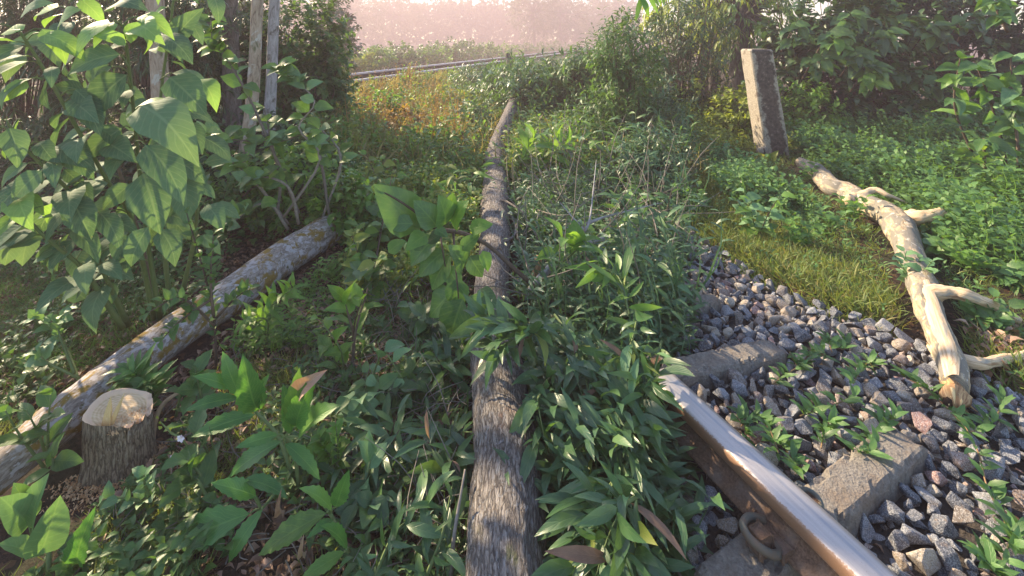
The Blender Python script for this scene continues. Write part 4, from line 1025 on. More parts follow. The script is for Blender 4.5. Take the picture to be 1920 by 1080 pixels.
# saplings in front of the log
def sapling(name, label, stem_px, mat, kind, size, nper, wid=1.0, sm='stem', cat='sapling', spread=1.0, r0=.006, up=.25, names='leaf', group=None, start=.2, k=6):
    pts = [P(*q) if len(q) == 3 and q[2] > .8 else PZ(*q) for q in stem_px[0]]
    t = thing(name, label, cat, (pts[0].x, pts[0].y, ground_h(pts[0].x, pts[0].y)), group)
    for s in stem_px:
        pts = [P(*q) if q[2] > .8 else PZ(*q) for q in s]; n = len(pts)
        MB().add(*tube(pts, [r0 * (1 - .7 * i / (n - 1)) for i in range(n)], 6, 4, .08, 25)).build('stem', M[sm], t)
        C = catmull(pts, k); i0 = int(len(C) * start)
        for i in range(i0, len(C)):
            d0 = Vector(C[i] - C[i - 1]).normalized()
            for q in range(nper):
                a = (i * 2.4 + q * 6.28 / nper) + rng.normal() * .3
                x = d0.cross(Vector((0.2, 1, .3))).normalized(); y = d0.cross(x)
                d = (x * math.cos(a) + y * math.sin(a)) * spread + d0 * .45 + Vector((0, 0, up - .2 * rng.random()))
                tipf = 1 - .4 * max(0, (i - len(C) * .75) / (len(C) * .25))
                leaf_obj(t, hero(kind, mat), Vector(C[i]), d, Vector((0, -.4, 1)) + Vector(rand_unit(1)[0]) * .4, size * rng.uniform(.75, 1.15) * tipf, wid, names)
    return t
sapling('sapling', 'thin dark-leaved sapling standing across the middle of the mottled log', [[(405, 685, 2.0), (402, 600, 1.98), (385, 520, 1.95), (350, 400, 1.95)], [(402, 610, 1.98), (340, 560, 1.9), (270, 590, 1.85)], [(402, 600, 1.98), (440, 560, 2.0), (470, 540, 2.0)], [(398, 560, 1.95), (340, 600, 1.9), (300, 640, 1.85)], [(400, 590, 1.95), (395, 520, 1.95), (400, 440, 2.0)]], 'mid', 'small', .052, 2, 1.0, 'stem_brown', start=.25)
sapling('sapling', 'small bright sprig of pointed leaves by the upper log', [[(470, 640, 2.3), (480, 600, 2.3), (525, 560, 2.25), (550, 540, 2.2)], [(500, 650, 2.3), (500, 600, 2.25), (460, 600, 2.2)]], 'bright', 'bamboo', .10, 2, 1.2, 'stem')
sapling('sprout', 'short sprout of narrow leaves just behind the stump top', [[(262, 745, 1.95), (258, 720, 1.93), (250, 700, 1.92)]], 'leaflet', 'bamboo', .12, 3, 1.2, 'stem', cat='sprout')
sapling('sprout', 'leafy star-shaped sprout right behind the stump rim', [[(290, 760, 1.95), (285, 735, 1.93), (280, 718, 1.92)]], 'leaflet', 'bamboo', .11, 3, 1.3, 'stem', cat='sprout')
sapling('weed', 'pale-leaved weed on the grassy slope at the far left', [[(150, 720, 2.0), (125, 655, 2.1), (90, 610, 2.1), (60, 590, 2.1)], [(140, 700, 2.0), (110, 620, 2.1), (120, 585, 2.1)], [(150, 710, 2.0), (90, 680, 2.0), (70, 660, 2.0)]], 'oval', 'nettle', .07, 1, 1.1, 'stem', cat='weed', start=.45)
sapling('weed', 'low dark-leaved weed in front of the log left of the stump', [[(90, 870, 1.64), (75, 820, 1.6), (50, 770, 1.58)], [(90, 870, 1.64), (90, 810, 1.6), (95, 740, 1.6)], [(85, 880, 1.6), (40, 820, 1.55), (10, 770, 1.52)], [(85, 880, 1.6), (100, 860, 1.56), (95, 880, 1.5)]], 'mid', 'round', .095, 1, .8, 'stem', cat='weed', start=.3, k=3)
sapling('weed', 'soft serrated weed between stump and ribbed-leaf plant', [[(400, 960, 1.52), (375, 890, 1.5), (350, 860, 1.5)], [(400, 960, 1.5), (370, 900, 1.48), (345, 900, 1.48)], [(380, 950, 1.62), (390, 850, 1.6), (350, 800, 1.6)]], 'mid', 'nettle', .095, 1, 1.0, 'stem', cat='weed', start=.35, k=3)
sapling('weed', 'weed with scalloped leaves right of the dry branch', [[(380, 760, 1.85), (372, 720, 1.84), (366, 690, 1.84)], [(330, 780, 1.85), (345, 730, 1.84), (380, 760, 1.84)]], 'mid', 'nettle', .085, 1, 1.1, 'stem', cat='weed', start=.2, k=4)
sapling('weed', 'leafy pale sprig curled at the foot of the stump', [[(275, 945, 1.5), (245, 935, 1.48), (195, 932, 1.48)], [(285, 940, 1.5), (272, 910, 1.48), (270, 890, 1.48)]], 'oval', 'nettle', .05, 1, 1.1, 'stem', cat='weed', start=.2, k=4)
sapling('weed', 'small-leaved bright plant at the right of the ribbed leaves', [[(620, 900, 1.65), (615, 850, 1.62), (600, 820, 1.6)], [(625, 900, 1.65), (635, 860, 1.6), (630, 800, 1.6)], [(620, 900, 1.65), (580, 860, 1.6), (560, 855, 1.6)], [(640, 930, 1.6), (620, 860, 1.6), (600, 830, 1.6)]], 'bright', 'small', .05, 2, 1.0, 'stem', cat='weed', start=.3)
sapling('weed', 'light green weed at the right edge below the log end', [[(640, 740, 2.2), (635, 690, 2.15), (610, 650, 2.1)], [(645, 740, 2.2), (640, 660, 2.1), (600, 600, 2.1)]], 'bright', 'round', .11, 1, .7, 'stem', cat='weed', start=.3, k=3)

def px_plant(name, label, cat, foot, sprigs, kind, mat, wid=1.0, stem='stem', tilt=1.0):
    f = gpt(*foot); t = thing(name, label, cat, f)
    for (node, Y, leaves) in sprigs:
        n_ = P(node[0], node[1], Y)
        MB().add(*tube([f, (f + n_) / 2 + Vector((0, .02, .03)), n_], [.007, .006, .004], 7, 5, .05, 20)).build('stem', M[stem], t)
        for L in leaves:
            b, tip = L[0], L[1]; B = P(b[0], b[1], Y - .01)
            MB().add(*tube([n_, (n_ + B) / 2 + Vector((0, 0, .005)), B], [.0035, .003, .0025], 5, 3)).build('petiole', M[stem], t)
            leafpx(t, kind, L[2] if len(L) > 2 else mat, b, tip, Y - .01, rng.uniform(-.09, .0), wid * rng.uniform(.9, 1.1), tilt)
    return t
px_plant('ribbed_leaf_plant', 'large plant with long ribbed serrated leaves filling the corner right of the stump', 'plant', (560, 930),
 [((475, 768), 1.62, [((450, 742), (417, 658)), ((482, 770), (455, 663)), ((486, 764), (506, 700)), ((446, 747), (345, 772)), ((478, 778), (358, 820)), ((432, 728), (360, 705))]),
  ((535, 820), 1.50, [((527, 828), (428, 895)), ((547, 800), (562, 688), 'bright'), ((555, 800), (596, 692)), ((545, 812), (530, 720)), ((560, 820), (640, 760)), ((520, 815), (440, 840)), ((535, 832), (600, 900))]),
  ((490, 955), 1.42, [((468, 963), (326, 1020)), ((492, 955), (428, 1056)), ((455, 900), (540, 935)), ((480, 930), (395, 905))]),
  ((620, 962), 1.36, [((612, 962), (484, 1042), 'bright'), ((622, 956), (560, 915)), ((625, 975), (575, 1010)), ((630, 950), (655, 880))]),
  ((655, 1035), 1.33, [((645, 1035), (563, 1085), 'bright'), ((650, 1030), (600, 985))])], 'leaflet', 'leaflet', 1.0)
px_plant('oval_leaf_plant', 'pale upright plant with smooth oval leaves in the bottom left corner', 'plant', (90, 1100),
 [((62, 1020), 1.33, [((55, 985), (0, 932)), ((62, 992), (93, 886)), ((76, 1040), (113, 928)), ((60, 1042), (-4, 1020)), ((60, 960), (25, 905), 'mid')])], 'oval', 'oval', .78)
px_plant('dark_leaf_sprout', 'long dark upright leaf below the stump', 'plant', (140, 1075), [((145, 1060), 1.34, [((147, 1058), (180, 948), 'leaflet'), ((140, 1070), (90, 1068), 'mid')])], 'leaflet', 'leaflet', .9)
# flowering weed
t = thing('flowering_weed', 'thin weed with two tiny pink-white flowers right of the stump', 'wildflower', gpt(400, 910))
for pts in ([(395, 900, 1.62), (370, 860, 1.58), (340, 822, 1.55), (322, 812, 1.54), (300, 790, 1.53)], [(395, 900, 1.62), (350, 865, 1.55), (325, 858, 1.54)], [(395, 900, 1.62), (400, 850, 1.58), (392, 800, 1.55)]):
    MB().add(*tube([P(*q) for q in pts], [.003] * (len(pts) - 1) + [.0015], 5, 4)).build('stem', M['stem'], t)
for (px, py, Y, s) in ((340, 821, 1.54, .014), (325, 857, 1.53, .011)):
    c = P(px, py, Y); f = MB()
    for k in range(5):
        a = k * 1.2566; v, T_, u = leaf_arrays(3, 2, .75, prof_oval, .1, .1)
        d = np.array([(math.cos(a), -.25, math.sin(a))]); mass(f, [(v, T_, u)], np.array([c]), d, np.array([(0, -1, .4)]), s)
    fo = f.build('flower', M['petal'], t); mb = MB(); e = np.array([(1, 0, 0), (-1, 0, 0), (0, 1, 0), (0, -1, 0), (0, 0, 1), (0, 0, -1)]) * s * .22 + np.array(c)
    mb.add(e, [(0, 2, 4), (2, 1, 4), (1, 3, 4), (3, 0, 4), (2, 0, 5), (1, 2, 5), (3, 1, 5), (0, 3, 5)]); mb.build('flower_eye', M['splinter'], fo)
for (px, py) in ((296, 785), (301, 795), (308, 788), (304, 803), (318, 806)):
    leaf_obj(t, hero('small', 'yellow'), P(px, py, 1.53), Vector((rng.normal(), -.3, 1)), Vector((0, -1, .4)), .014, 1.4)
# curled pinkish dead leaf caught on the ribbed plant, and a few single dead leaves
for lb, b, tp_, Y, w in (('pinkish curled dead leaf caught on top of the ribbed plant', (562, 735), (614, 693), 1.46, .9), ('reddish dead leaf stuck among the ribbed leaves lower down', (535, 955), (528, 915), 1.40, .5), ('yellowing thin leaf low at the right of the ribbed plant', (575, 1032), (570, 1000), 1.36, .5),
                        ('hanging pale dead leaf left of the long trunk', (800, 768), (806, 825), 1.58, .35)):
    me = hero('dead', 'deadpale'); o = bpy.data.objects.new('dead_leaf', me); col.objects.link(o)
    B, T_ = P(*b, Y), P(*tp_, Y - .03); d = (T_ - B); L = d.length; d.normalize(); x = d.cross(Vector((0, -1, .6))).normalized(); z = x.cross(d)
    m_ = Matrix((x, d, z)).transposed().to_4x4() @ Matrix.Diagonal((L * w, L, L, 1)); m_.translation = B; o.matrix_world = m_
    tag(o, lb, 'dead leaf', 'dead leaves caught on plants')

# ---------- ground cover masses
def scatter_region(poly, n):
    xs = [p[0] for p in poly]; ys = [p[1] for p in poly]; out = []
    while len(out) < n:
        px, py = rng.uniform(min(xs), max(xs)), rng.uniform(min(ys), max(ys))
        if in_poly(px, py, poly): out.append((px, py))
    return out
EXC = []
def exc(path, r):
    q = [tuple(PZ(a, b, 0.08))[:2] for a, b in path]; EXC.extend((np.array(u), np.array(v), r) for u, v in zip(q[:-1], q[1:]))
exc([(960, 1300), (948, 860), (921, 540), (928, 370), (927, 290), (940, 250), (958, 205)], .13)
exc([(-240, 1040), (0, 880), (200, 722), (450, 543), (668, 400)], .12)
exc([(1495, 303), (1565, 350), (1668, 408), (1693, 440), (1726, 530), (1763, 640), (1791, 740)], .14)
EXC.append((np.array((-1.43, 1.735)), np.array((-1.45, 1.45)), .17))
def excluded(x, y):
    p = np.array((x, y))
    for a, b, r in EXC:
        d = b - a; t = max(0, min(1, np.dot(p - a, d) / np.dot(d, d)))
        if np.hypot(*(p - a - d * t)) < r: return True
    return False
def ground_region(poly, n, margin=True):
    """poly given in ground metres"""
    xs = [p[0] for p in poly]; ys = [p[1] for p in poly]; out = []
    while len(out) < n:
        x, y = rng.uniform(min(xs), max(xs)), rng.uniform(min(ys), max(ys))
        if in_poly(x, y, poly) and not excluded(x, y) and not (y > 8.5 and -9.2 < x - .31 * y < -6.3): out.append((x, y, ground_h(x, y)))
    return np.array(out)
def gp(*px): return [tuple(PZ(a, b, 0))[:2] for a, b in px]
def grass(name, label, poly, n, hmin, hmax, mat, tk='blade', lean=.5, dens=None, wid=1.0, nblade=5):
    pos = ground_region(poly, n)
    if dens is not None:
        keep = [i for i, p in enumerate(pos) if noise.noise(Vector((p[0] * dens[0], p[1] * dens[0], dens[2]))) > dens[1]]; pos = pos[keep]
    mb = MB()
    for k in range(nblade):
        q = pos + rng.normal(size=pos.shape) * (.02, .02, 0); m_ = len(q)
        D = np.stack([rng.normal(size=m_) * lean, rng.normal(size=m_) * lean, np.ones(m_)], 1)
        N = np.stack([rng.normal(size=m_), rng.normal(size=m_), np.zeros(m_) + .2], 1)
        mass(mb, LT[tk], q, D, N, rng.uniform(hmin, hmax, m_), wid)
    return tag(mb.build(name, M[mat]), label, name.replace('_', ' '), kind='stuff')
def cover(name, label, poly, nplants, hlo, hhi, nleaf, size, tk, mat, wid=1.0, spread=1.0, droop=.15, dens=None, cat=None, stems=True):
    """low leafy plants: each a short stem with leaves round it"""
    pos = ground_region(poly, nplants)
    if dens is not None: pos = pos[[i for i, p in enumerate(pos) if noise.noise(Vector((p[0] * dens[0], p[1] * dens[0], dens[2]))) > dens[1]]]
    mb = MB(); n = len(pos)
    pn = np.array([noise.noise(Vector((p[0] * 1.7, p[1] * 1.7, 9))) + .5 * noise.noise(Vector((p[0] * 5, p[1] * 5, 2))) for p in pos]); pf = np.clip(.8 + 1.1 * pn, .3, 1.7)
    hh_ = rng.uniform(hlo, hhi, n) * pf; size = size * (np.clip(.95 + .5 * pn, .6, 1.35))
    lean = rng.normal(size=(n, 2)) * .3
    for k in range(nleaf):
        u = (k + .7) / nleaf; a = k * 2.4 + rng.random(n) * 1.0
        q = pos + np.stack([lean[:, 0] * hh_ * u, lean[:, 1] * hh_ * u, hh_ * u], 1)
        D = np.stack([np.cos(a) * spread, np.sin(a) * spread, .45 - droop + rng.normal(size=n) * .3], 1)
        N = np.stack([rng.normal(size=n) * .3, rng.normal(size=n) * .3 - .2, np.ones(n)], 1)
        mass(mb, LT[tk], q, D, N, size * rng.uniform(.6, 1.15, n) * (1.1 - .3 * u), wid)
    if stems:
        D = np.stack([lean[:, 0], lean[:, 1], np.ones(n)], 1); mass(mb, LT['blade'], pos, D, np.tile((0, -1, .1), (n, 1)), hh_ * 1.05, .6)
    return tag(mb.build(name, M[mat]), label, cat or name.replace('_', ' '), kind='stuff')
def litter(label, poly, n, size, mat, lift=.01):
    pos = ground_region(poly, n); pos[:, 2] += rng.uniform(.003, lift + .012, n)
    D = rand_unit(n); D[:, 2] *= .25; N = np.tile((0, 0, 1.0), (n, 1)) + rand_unit(n) * .5; mb = MB(); mass(mb, LT['dead'], pos, D, N, rng.uniform(.4, 1.1, n) * size)
    return tag(mb.build('leaf_litter', M[mat]), label, 'leaf litter', kind='stuff')
def twigs(label, poly, n, lo, hi, mat='stem_grey', rise=.15, r=.0025, zb=.05):
    pos = ground_region(poly, n); mb = MB()
    for p in pos:
        L = rng.uniform(lo, hi); d = rand_unit(1)[0]; d[2] = abs(d[2]) * rise * 2 + rng.normal() * rise * .5; p = p + (0, 0, rng.uniform(.01, zb))
        mb.add(*tube([p, p + d * L * .5 + rand_unit(1)[0] * L * .08, p + d * L], [r, r * .8, r * .3], 4, 2))
    return tag(mb.build('fallen_twigs', M[mat]), label, 'twigs', kind='stuff')

LP = gp((-350, 1200), (-250, 600), (-60, 420), (640, 380), (640, 1250))
litter('brown fallen leaves covering the soil round the stump', LP, 9000, .05, 'litter')
litter('paler dead leaves scattered over the clearing round the stump', gp((150, 1150), (150, 700), (640, 560), (640, 1150)), 900, .05, 'deadpale')
grass('short_grass', 'short dark grass on the slope behind and left of the log', gp((-350, 1000), (-200, 500), (330, 470), (330, 600), (0, 800)), 4200, .03, .09, 'mid', lean=.9)
grass('thin_grass', 'thin grass sprinkled over the leaf litter near the stump', gp((-200, 1200), (-200, 850), (640, 650), (640, 1200)), 2600, .03, .09, 'grass', lean=.8, dens=(2.5, -.05, 2))
cover('ground_weeds', 'small dark weeds creeping over the soil near the stump', gp((-200, 1200), (-200, 900), (100, 860), (300, 760), (640, 560), (640, 1200)), 900, .02, .07, 5, .04, 'ovate', 'mid', dens=(2.2, -.12, 5))
cover('slope_weeds', 'low small-leaved weeds between the log and the dark wood', gp((-300, 760), (-200, 450), (640, 330), (640, 400), (350, 580), (0, 800)), 1500, .03, .16, 6, .05, 'ovate', 'mid', dens=(1.5, -.2, 8))
cover('log_side_weeds', 'bright small weeds along the lower right side of the mottled log', gp((420, 660), (640, 490), (640, 640), (470, 680)), 330, .04, .16, 6, .05, 'lance', 'bright', 1.6)
twigs('thin dry twigs lying in the clearing round the stump', gp((-100, 1100), (0, 900), (640, 560), (640, 1100)), 260, .06, .22)

# ---------- MIDDLE
MP = gp((655, 1250), (655, 330), (1270, 330), (1270, 1250))
litter('dead leaves and soil litter on both sides of the long trunk', gp((640, 1250), (640, 500), (1280, 500), (1280, 1250)), 4500, .055, 'litter')
litter('pale dry leaves lying left of the long trunk', gp((640, 1150), (640, 600), (880, 600), (880, 1150)), 260, .06, 'deadpale')
twigs('dry twigs tangled left of the long trunk', gp((650, 1100), (650, 560), (890, 500), (880, 1100)), 320, .08, .3, rise=.3)
twigs('pale bare twigs tangled right of the long trunk', gp((950, 640), (950, 300), (1280, 330), (1280, 600)), 420, .15, .55, rise=.5, r=.004, zb=.28)
cover('trailing_weeds', 'dark trailing leaves on the shaded ground left of the long trunk', gp((645, 1250), (645, 600), (878, 600), (868, 1250)), 380, .03, .14, 5, .065, 'ovate', 'mid', .8, dens=(3, -.25, 1))
cover('strap_leaves', 'long strap leaves in the shade left of the long trunk', gp((645, 1250), (645, 760), (880, 760), (868, 1250)), 45, .05, .16, 4, .13, 'lance', 'acacia')
grass('wispy_grass', 'wispy grass left of the long trunk', gp((645, 1100), (645, 480), (895, 480), (880, 1100)), 700, .05, .15, 'mid', lean=1.0)
cover('bright_weeds', 'sunlit yellow green weeds at the left of the upper trunk', gp((645, 600), (645, 300), (900, 300), (890, 520)), 1500, .08, .30, 8, .07, 'ovate', 'yellow', .9)
cover('lance_weeds', 'lance-leaved plants flanking the upper trunk', gp((760, 560), (740, 280), (905, 270), (895, 500)), 700, .08, .30, 8, .11, 'lance', 'bright', 1.2)
cover('lance_weeds', 'lance-leaved plants right of the upper trunk', gp((965, 480), (955, 270), (1100, 270), (1120, 480)), 800, .08, .32, 8, .11, 'lance', 'mid', 1.2)
cover('bank_leaves', 'heap of narrow felled leaves on the bank right of the trunk', gp((980, 700), (970, 230), (1290, 260), (1290, 680)), 3600, .10, .42, 8, .10, 'lance', 'acacia', 1.0)
# sloping weeds up to the railway
cover('slope_scrub', 'sunlit scrub on the slope below the misty railway', [(-5.4, 13.5), (-1.7, 4.6), (.9, 4.6), (2.2, 14)], 7500, .12, .42, 8, .10, 'ovate', 'bright', .8)
cover('slope_scrub', 'yellow scrub leaves on the slope below the misty railway', [(-5.0, 13), (-1.8, 4.8), (.6, 4.8), (2.0, 17)], 3800, .15, .50, 7, .10, 'ovate', 'yellow', .7, dens=(.7, -.1, 4))
cover('rusty_weeds', 'rusty brown dry weeds on the slope below the misty railway', [(-4.3, 12), (-1.9, 6), (-.6, 6), (-1.5, 12)], 2600, .2, .55, 8, .06, 'ovate', 'rusty', .8)
cover('lance_scrub', 'lance-leaved felled tops spread over the upper slope', [(-1.6, 11), (-.4, 5.5), (2.1, 5.5), (3.4, 12)], 4200, .15, .60, 8, .15, 'lance', 'mid', 1.1)
cover('far_scrub', 'hazy scrub between the slope and the misty track', [(-4.5, 13), (3.2, 12), (10, 27), (1.5, 30), (-3.2, 19)], 2600, .15, .40, 8, .18, 'lance', 'mid', 1.0)
grass('slope_grass', 'tall pale grass on the slope below the misty railway', [(-6.5, 14.5), (-1.9, 5), (2.0, 5), (3, 15)], 5200, .15, .5, 'drygrass', lean=.6, wid=1.3)

# leafy acacia boughs on the ground right of the trunk
def bough(label, px, zs, n_side=1, size=.17, seed=0, mat='acacia', sidepx=(), spread=.9, cat='leafy branch', r0=.006, kk=7, sm='stem', group='felled leafy boughs beside the trunk'):
    pts = [PZ(a, b, z) for (a, b), z in zip(px, zs)]
    t = thing('leafy_branch', label, cat, (pts[0].x, pts[0].y, 0), group)
    allp = [pts] + [[PZ(a, b, z) for (a, b, z) in s] for s in sidepx]
    for q in allp:
        MB().add(*tube(q, [r0 * (1 - .75 * i / (len(q) - 1)) for i in range(len(q))], 6, 4, .08, 25)).build('stem', M[sm], t)
        C = catmull(q, kk)
        for i in range(2, len(C)):
            d0 = Vector(C[i] - C[i - 1]).normalized(); lat = d0.cross(Vector((0, 0, 1))).normalized()
            for k in range(n_side):
                sgn = 1 if (i + k) % 2 else -1
                d = d0 * rng.uniform(.2, 1.1) + lat * sgn * rng.uniform(.3, 1.1) * spread + Vector((0, -.15, rng.uniform(-.45, .6)))
                q_ = rng.random(); leaf_obj(t, hero('acacia', 'litter' if q_ < .02 else 'yellow' if q_ < .045 else 'oval' if q_ < .11 else 'mid' if q_ < .32 else 'dark' if q_ < .4 else mat), Vector(C[i]) + Vector(rand_unit(1)[0]) * .025, d + Vector(rand_unit(1)[0]) * .45, Vector((0, -.5, 1)) + Vector(rand_unit(1)[0]) * .8, size * rng.uniform(.45, 1.2), rng.uniform(.75, 1.25))
    return t
bough('bough of long green leaves with a pale arching stem, nearest the trunk foot', [(1205, 830), (1175, 870), (1140, 915), (1105, 970), (1085, 1080)], [.20, .22, .24, .24, .2], 2, .145, sidepx=[[(1150, 905, .24), (1140, 960, .24), (1150, 1060, .2)]])
bough('dense leafy bough hanging over the trunk just below its shaded middle', [(1010, 600), (985, 620), (950, 610), (905, 600)], [.36, .40, .42, .40], 3, .155, sidepx=[[(1010, 600, .36), (960, 640, .38), (930, 655, .36)]], kk=6)
bough('bough of drooping leaves right beside the shaded trunk middle', [(1040, 590), (1075, 640), (1105, 740), (1105, 840)], [.27, .3, .28, .22], 2, .14)
bough('leafy bough with silvery leaf backs in the middle of the leaf heap', [(1200, 560), (1185, 640), (1150, 700), (1120, 770)], [.28, .34, .3, .26], 2, .15, sidepx=[[(1185, 640, .4), (1205, 700, .3), (1200, 780, .26)]])
bough('leafy bough crossing the lower right of the leaf heap', [(1195, 930), (1170, 950), (1140, 1010), (1115, 1090)], [.26, .30, .28, .26], 2, .15)
bough('leafy bough against the lower edge of the long trunk', [(1130, 860), (1100, 930), (1090, 1000), (1085, 1090)], [.15, .18, .18, .15], 2, .14)
bough('bough with yellowish tips at the right edge of the leaf heap', [(1240, 640), (1225, 700), (1200, 790)], [.26, .28, .25], 2, .16, mat='mid')
bough('bright green bough tips below the dead forked branch', [(1180, 590), (1160, 520), (1120, 500)], [.34, .40, .42], 2, .17, mat='bright')
bough('pale-backed leaves left in a loop on the right of the trunk', [(1040, 700), (1010, 740), (1020, 820)], [.24, .28, .24], 2, .14)
bough('small leafy bough low in the corner under the leaf heap', [(1190, 1000), (1175, 1040), (1150, 1100)], [.2, .24, .2], 2, .14)
bough('low leafy bough half under the others in mid heap', [(1210, 760), (1170, 830), (1120, 860)], [.20, .24, .22], 2, .15)
bough('leafy sprig reaching over the left side of the trunk foot', [(800, 1080), (830, 1000), (850, 900)], [.10, .16, .18], 1, .13)
bough('strap-leaved shoot lying low left of the trunk foot', [(700, 1090), (740, 1000), (790, 960)], [.08, .14, .14], 1, .13)
# undergrowth of leaves under the boughs
cover('felled_foliage', 'deep mass of narrow green leaves under the boughs', gp((1040, 1250), (1005, 720), (1010, 640), (1270, 600), (1240, 1250)), 1000, .04, .20, 8, .12, 'lance', 'acacia', 1.1)
cover('felled_foliage', 'dark leaves under the far boughs by the rail end', [(.55, 1.75), (.5, 2.2), (.72, 2.3), (.66, 1.9)], 90, .04, .17, 8, .11, 'lance', 'acacia', 1.1)

# round-leaved limb over the trunk
t = thing('broken_bough', 'dark thin bough with big rounded leaves bent across the long trunk', 'leafy bough', PZ(985, 570, 0))
Lp = [(1075, 605, 2.35), (1010, 545, 2.45), (960, 500, 2.45), (915, 460, 2.45), (870, 438, 2.4), (820, 430, 2.35)]
MB().add(*tube([P(*q) for q in Lp], [.014, .013, .011, .010, .010, .012], 9, 5, .12, 18)).build('stem', M['stem_brown'], t)
for a, b in (((820, 430, 2.35), (745, 405, 2.3)), ((825, 432, 2.35), (835, 500, 2.25)), ((850, 436, 2.38), (860, 560, 2.2)), ((830, 430, 2.35), (850, 380, 2.35)), ((820, 430, 2.3), (700, 350, 2.25))):
    A, B = P(*a), P(*b); MB().add(*tube([A, (A + B) / 2 + Vector((0, -.03, .03)), B], [.007, .005, .003], 6, 4)).build('twig', M['stem_brown'], t)
for b, tp_, mt in (((785, 432), (700, 345), 'mid'), ((800, 425), (745, 395), 'bright'), ((775, 420), (725, 425), 'round'), ((820, 425), (775, 375), 'round'), ((835, 420), (822, 365), 'round'), ((850, 425), (880, 375), 'bright'), ((840, 415), (850, 360), 'bright'), ((800, 440), (760, 470), 'bright'),
                   ((880, 430), (925, 420), 'bright'), ((820, 445), (770, 500), 'round'), ((835, 470), (785, 520), 'round'), ((845, 480), (810, 545), 'round'), ((860, 520), (853, 580), 'round'), ((880, 480), (905, 520), 'round'), ((865, 470), (900, 440), 'bright'), ((868, 560), (845, 635), 'round'),
                   ((850, 545), (805, 595), 'round'), ((838, 500), (865, 545), 'round'), ((895, 545), (935, 580), 'round'), ((900, 600), (888, 682), 'round'), ((870, 500), (840, 460), 'round'), ((905, 470), (915, 510), 'bright'), ((880, 555), (910, 610), 'round'), ((830, 440), (800, 455), 'dark'), ((815, 430), (840, 445), 'round'), ((862, 590), (820, 600), 'round'), ((790, 470), (770, 440), 'mid'), ((880, 600), (870, 650), 'round')):
    leafpx(t, 'round', mt, b, tp_, 2.25 + rng.uniform(-.06, .06), rng.uniform(-.08, .05), 1.0, 1.3)
for nm_, pts, r in (('forked_dead_branch', [[(985, 560, .12), (1015, 520, .20), (1050, 485, .24), (1095, 458, .27), (1140, 446, .28)], [(1083, 462, .27), (1092, 438, .36), (1105, 415, .42), (1112, 360, .5), (1118, 300, .6)], [(1095, 432, .38), (1080, 415, .42), (1050, 380, .5)], [(1100, 420, .40), (1140, 405, .42), (1240, 380, .45)], [(1088, 445, .34), (1070, 430, .38), (1060, 425, .4)]], .026),):
    t = thing(nm_, 'grey dead forked branch sticking up right of the long trunk', 'dead branch', PZ(1000, 545, 0))
    for i, s in enumerate(pts):
        rr = [r * (1 - .5 * k / (len(s) - 1)) if i == 0 else r * .45 * (1 - .85 * k / (len(s) - 1)) for k in range(len(s))]
        MB().add(*tube([PZ(*q) for q in s], rr, 10 if i == 0 else 6, 5, .15, 14)).build('branch' if i else 'main_limb', M['bark_grey'], t)
    MB().add(*tube([PZ(1005, 530, .14), PZ(1007, 505, .2), PZ(1009, 480, .27)], [.030, .024, .018], 9, 5, .4, 25)).build('snapped_stub', M['torn'], t)
t = MB().add(*tube([PZ(1045, 530, .08), PZ(1075, 540, .1), PZ(1110, 560, .08)], [.026, .024, .02], 10, 4, .1, 14)).build('dead_branch', M['bark_dark'], None)
tag(t, 'short dark thick branch piece below the forked dead branch', 'dead branch')
for i, (lb, s) in enumerate((('bare twig rising left of the round-leaved bough', [(700, 520, .02), (715, 430, .2), (735, 330, .5)]), ('thin dark twig curving in the weeds left of the upper trunk', [(885, 330, .05), (870, 260, .3), (840, 170, .75)]), ('upright thin brown stem at the left below the bright weeds', [(660, 705, .02), (667, 620, .2), (690, 540, .35)]), ('pale dry stick leaning against the foot of the long trunk', [(845, 1085, .05), (852, 1000, .15), (872, 880, .22)]), ('arched bare twig over the slope right of the upper trunk', [(1090, 225, .1), (1070, 190, .35), (1058, 165, .55)]))):
    o = MB().add(*tube([PZ(*q) for q in s], [.007, .006, .003], 6, 5, .15, 18)).build('bare_twig', M['stem_brown'] if i != 3 else M['stem_grey'], None); tag(o, lb, 'twig')
sapling('weed', 'bright shoot with pointed leaves at the left edge beside the brown stem', [[(662, 660, .05), (664, 610, .2), (680, 560, .33)], [(662, 620, .2), (650, 580, .3), (645, 560, .33)]], 'bright', 'round', .15, 1, .7, 'stem_brown', cat='weed', start=.3, k=3)
sapling('weed', 'yellow green shoot with broad leaves right of the snapped stub', [[(1030, 540, .1), (1045, 480, .35), (1060, 445, .5)], [(1045, 500, .3), (1080, 470, .4), (1090, 460, .42)]], 'bright', 'round', .17, 1, .75, 'stem', cat='weed', start=.35, k=3)
sapling('weed', 'heart-leaved creeper low at the left of the long trunk', [[(660, 780, .02), (700, 700, .12), (720, 660, .2), (755, 710, .15)], [(680, 940, .03), (690, 880, .12), (700, 850, .14)], [(650, 1000, .03), (680, 960, .08), (720, 940, .1)]], 'oval', 'round', .085, 1, 1.0, 'stem', cat='weed', start=.3, k=2)
sapling('weed', 'broad lance-leaved shoot where the upper trunk bends', [[(965, 330, .1), (985, 290, .35), (1000, 262, .5)], [(975, 320, .1), (1030, 290, .35), (1060, 270, .45)]], 'bright', 'bamboo', .30, 2, 1.4, 'stem', cat='weed', start=.35, k=4)
o = MB().add(*tube([P(957, 128, 13.0), P(955, 112, 13.0), P(951, 99, 13.0)], [.10, .085, .05], 9, 4, .3, 8)).build('broken_stub', M['bark_dark'], None); tag(o, 'dark broken stub standing against the far rails', 'stub')

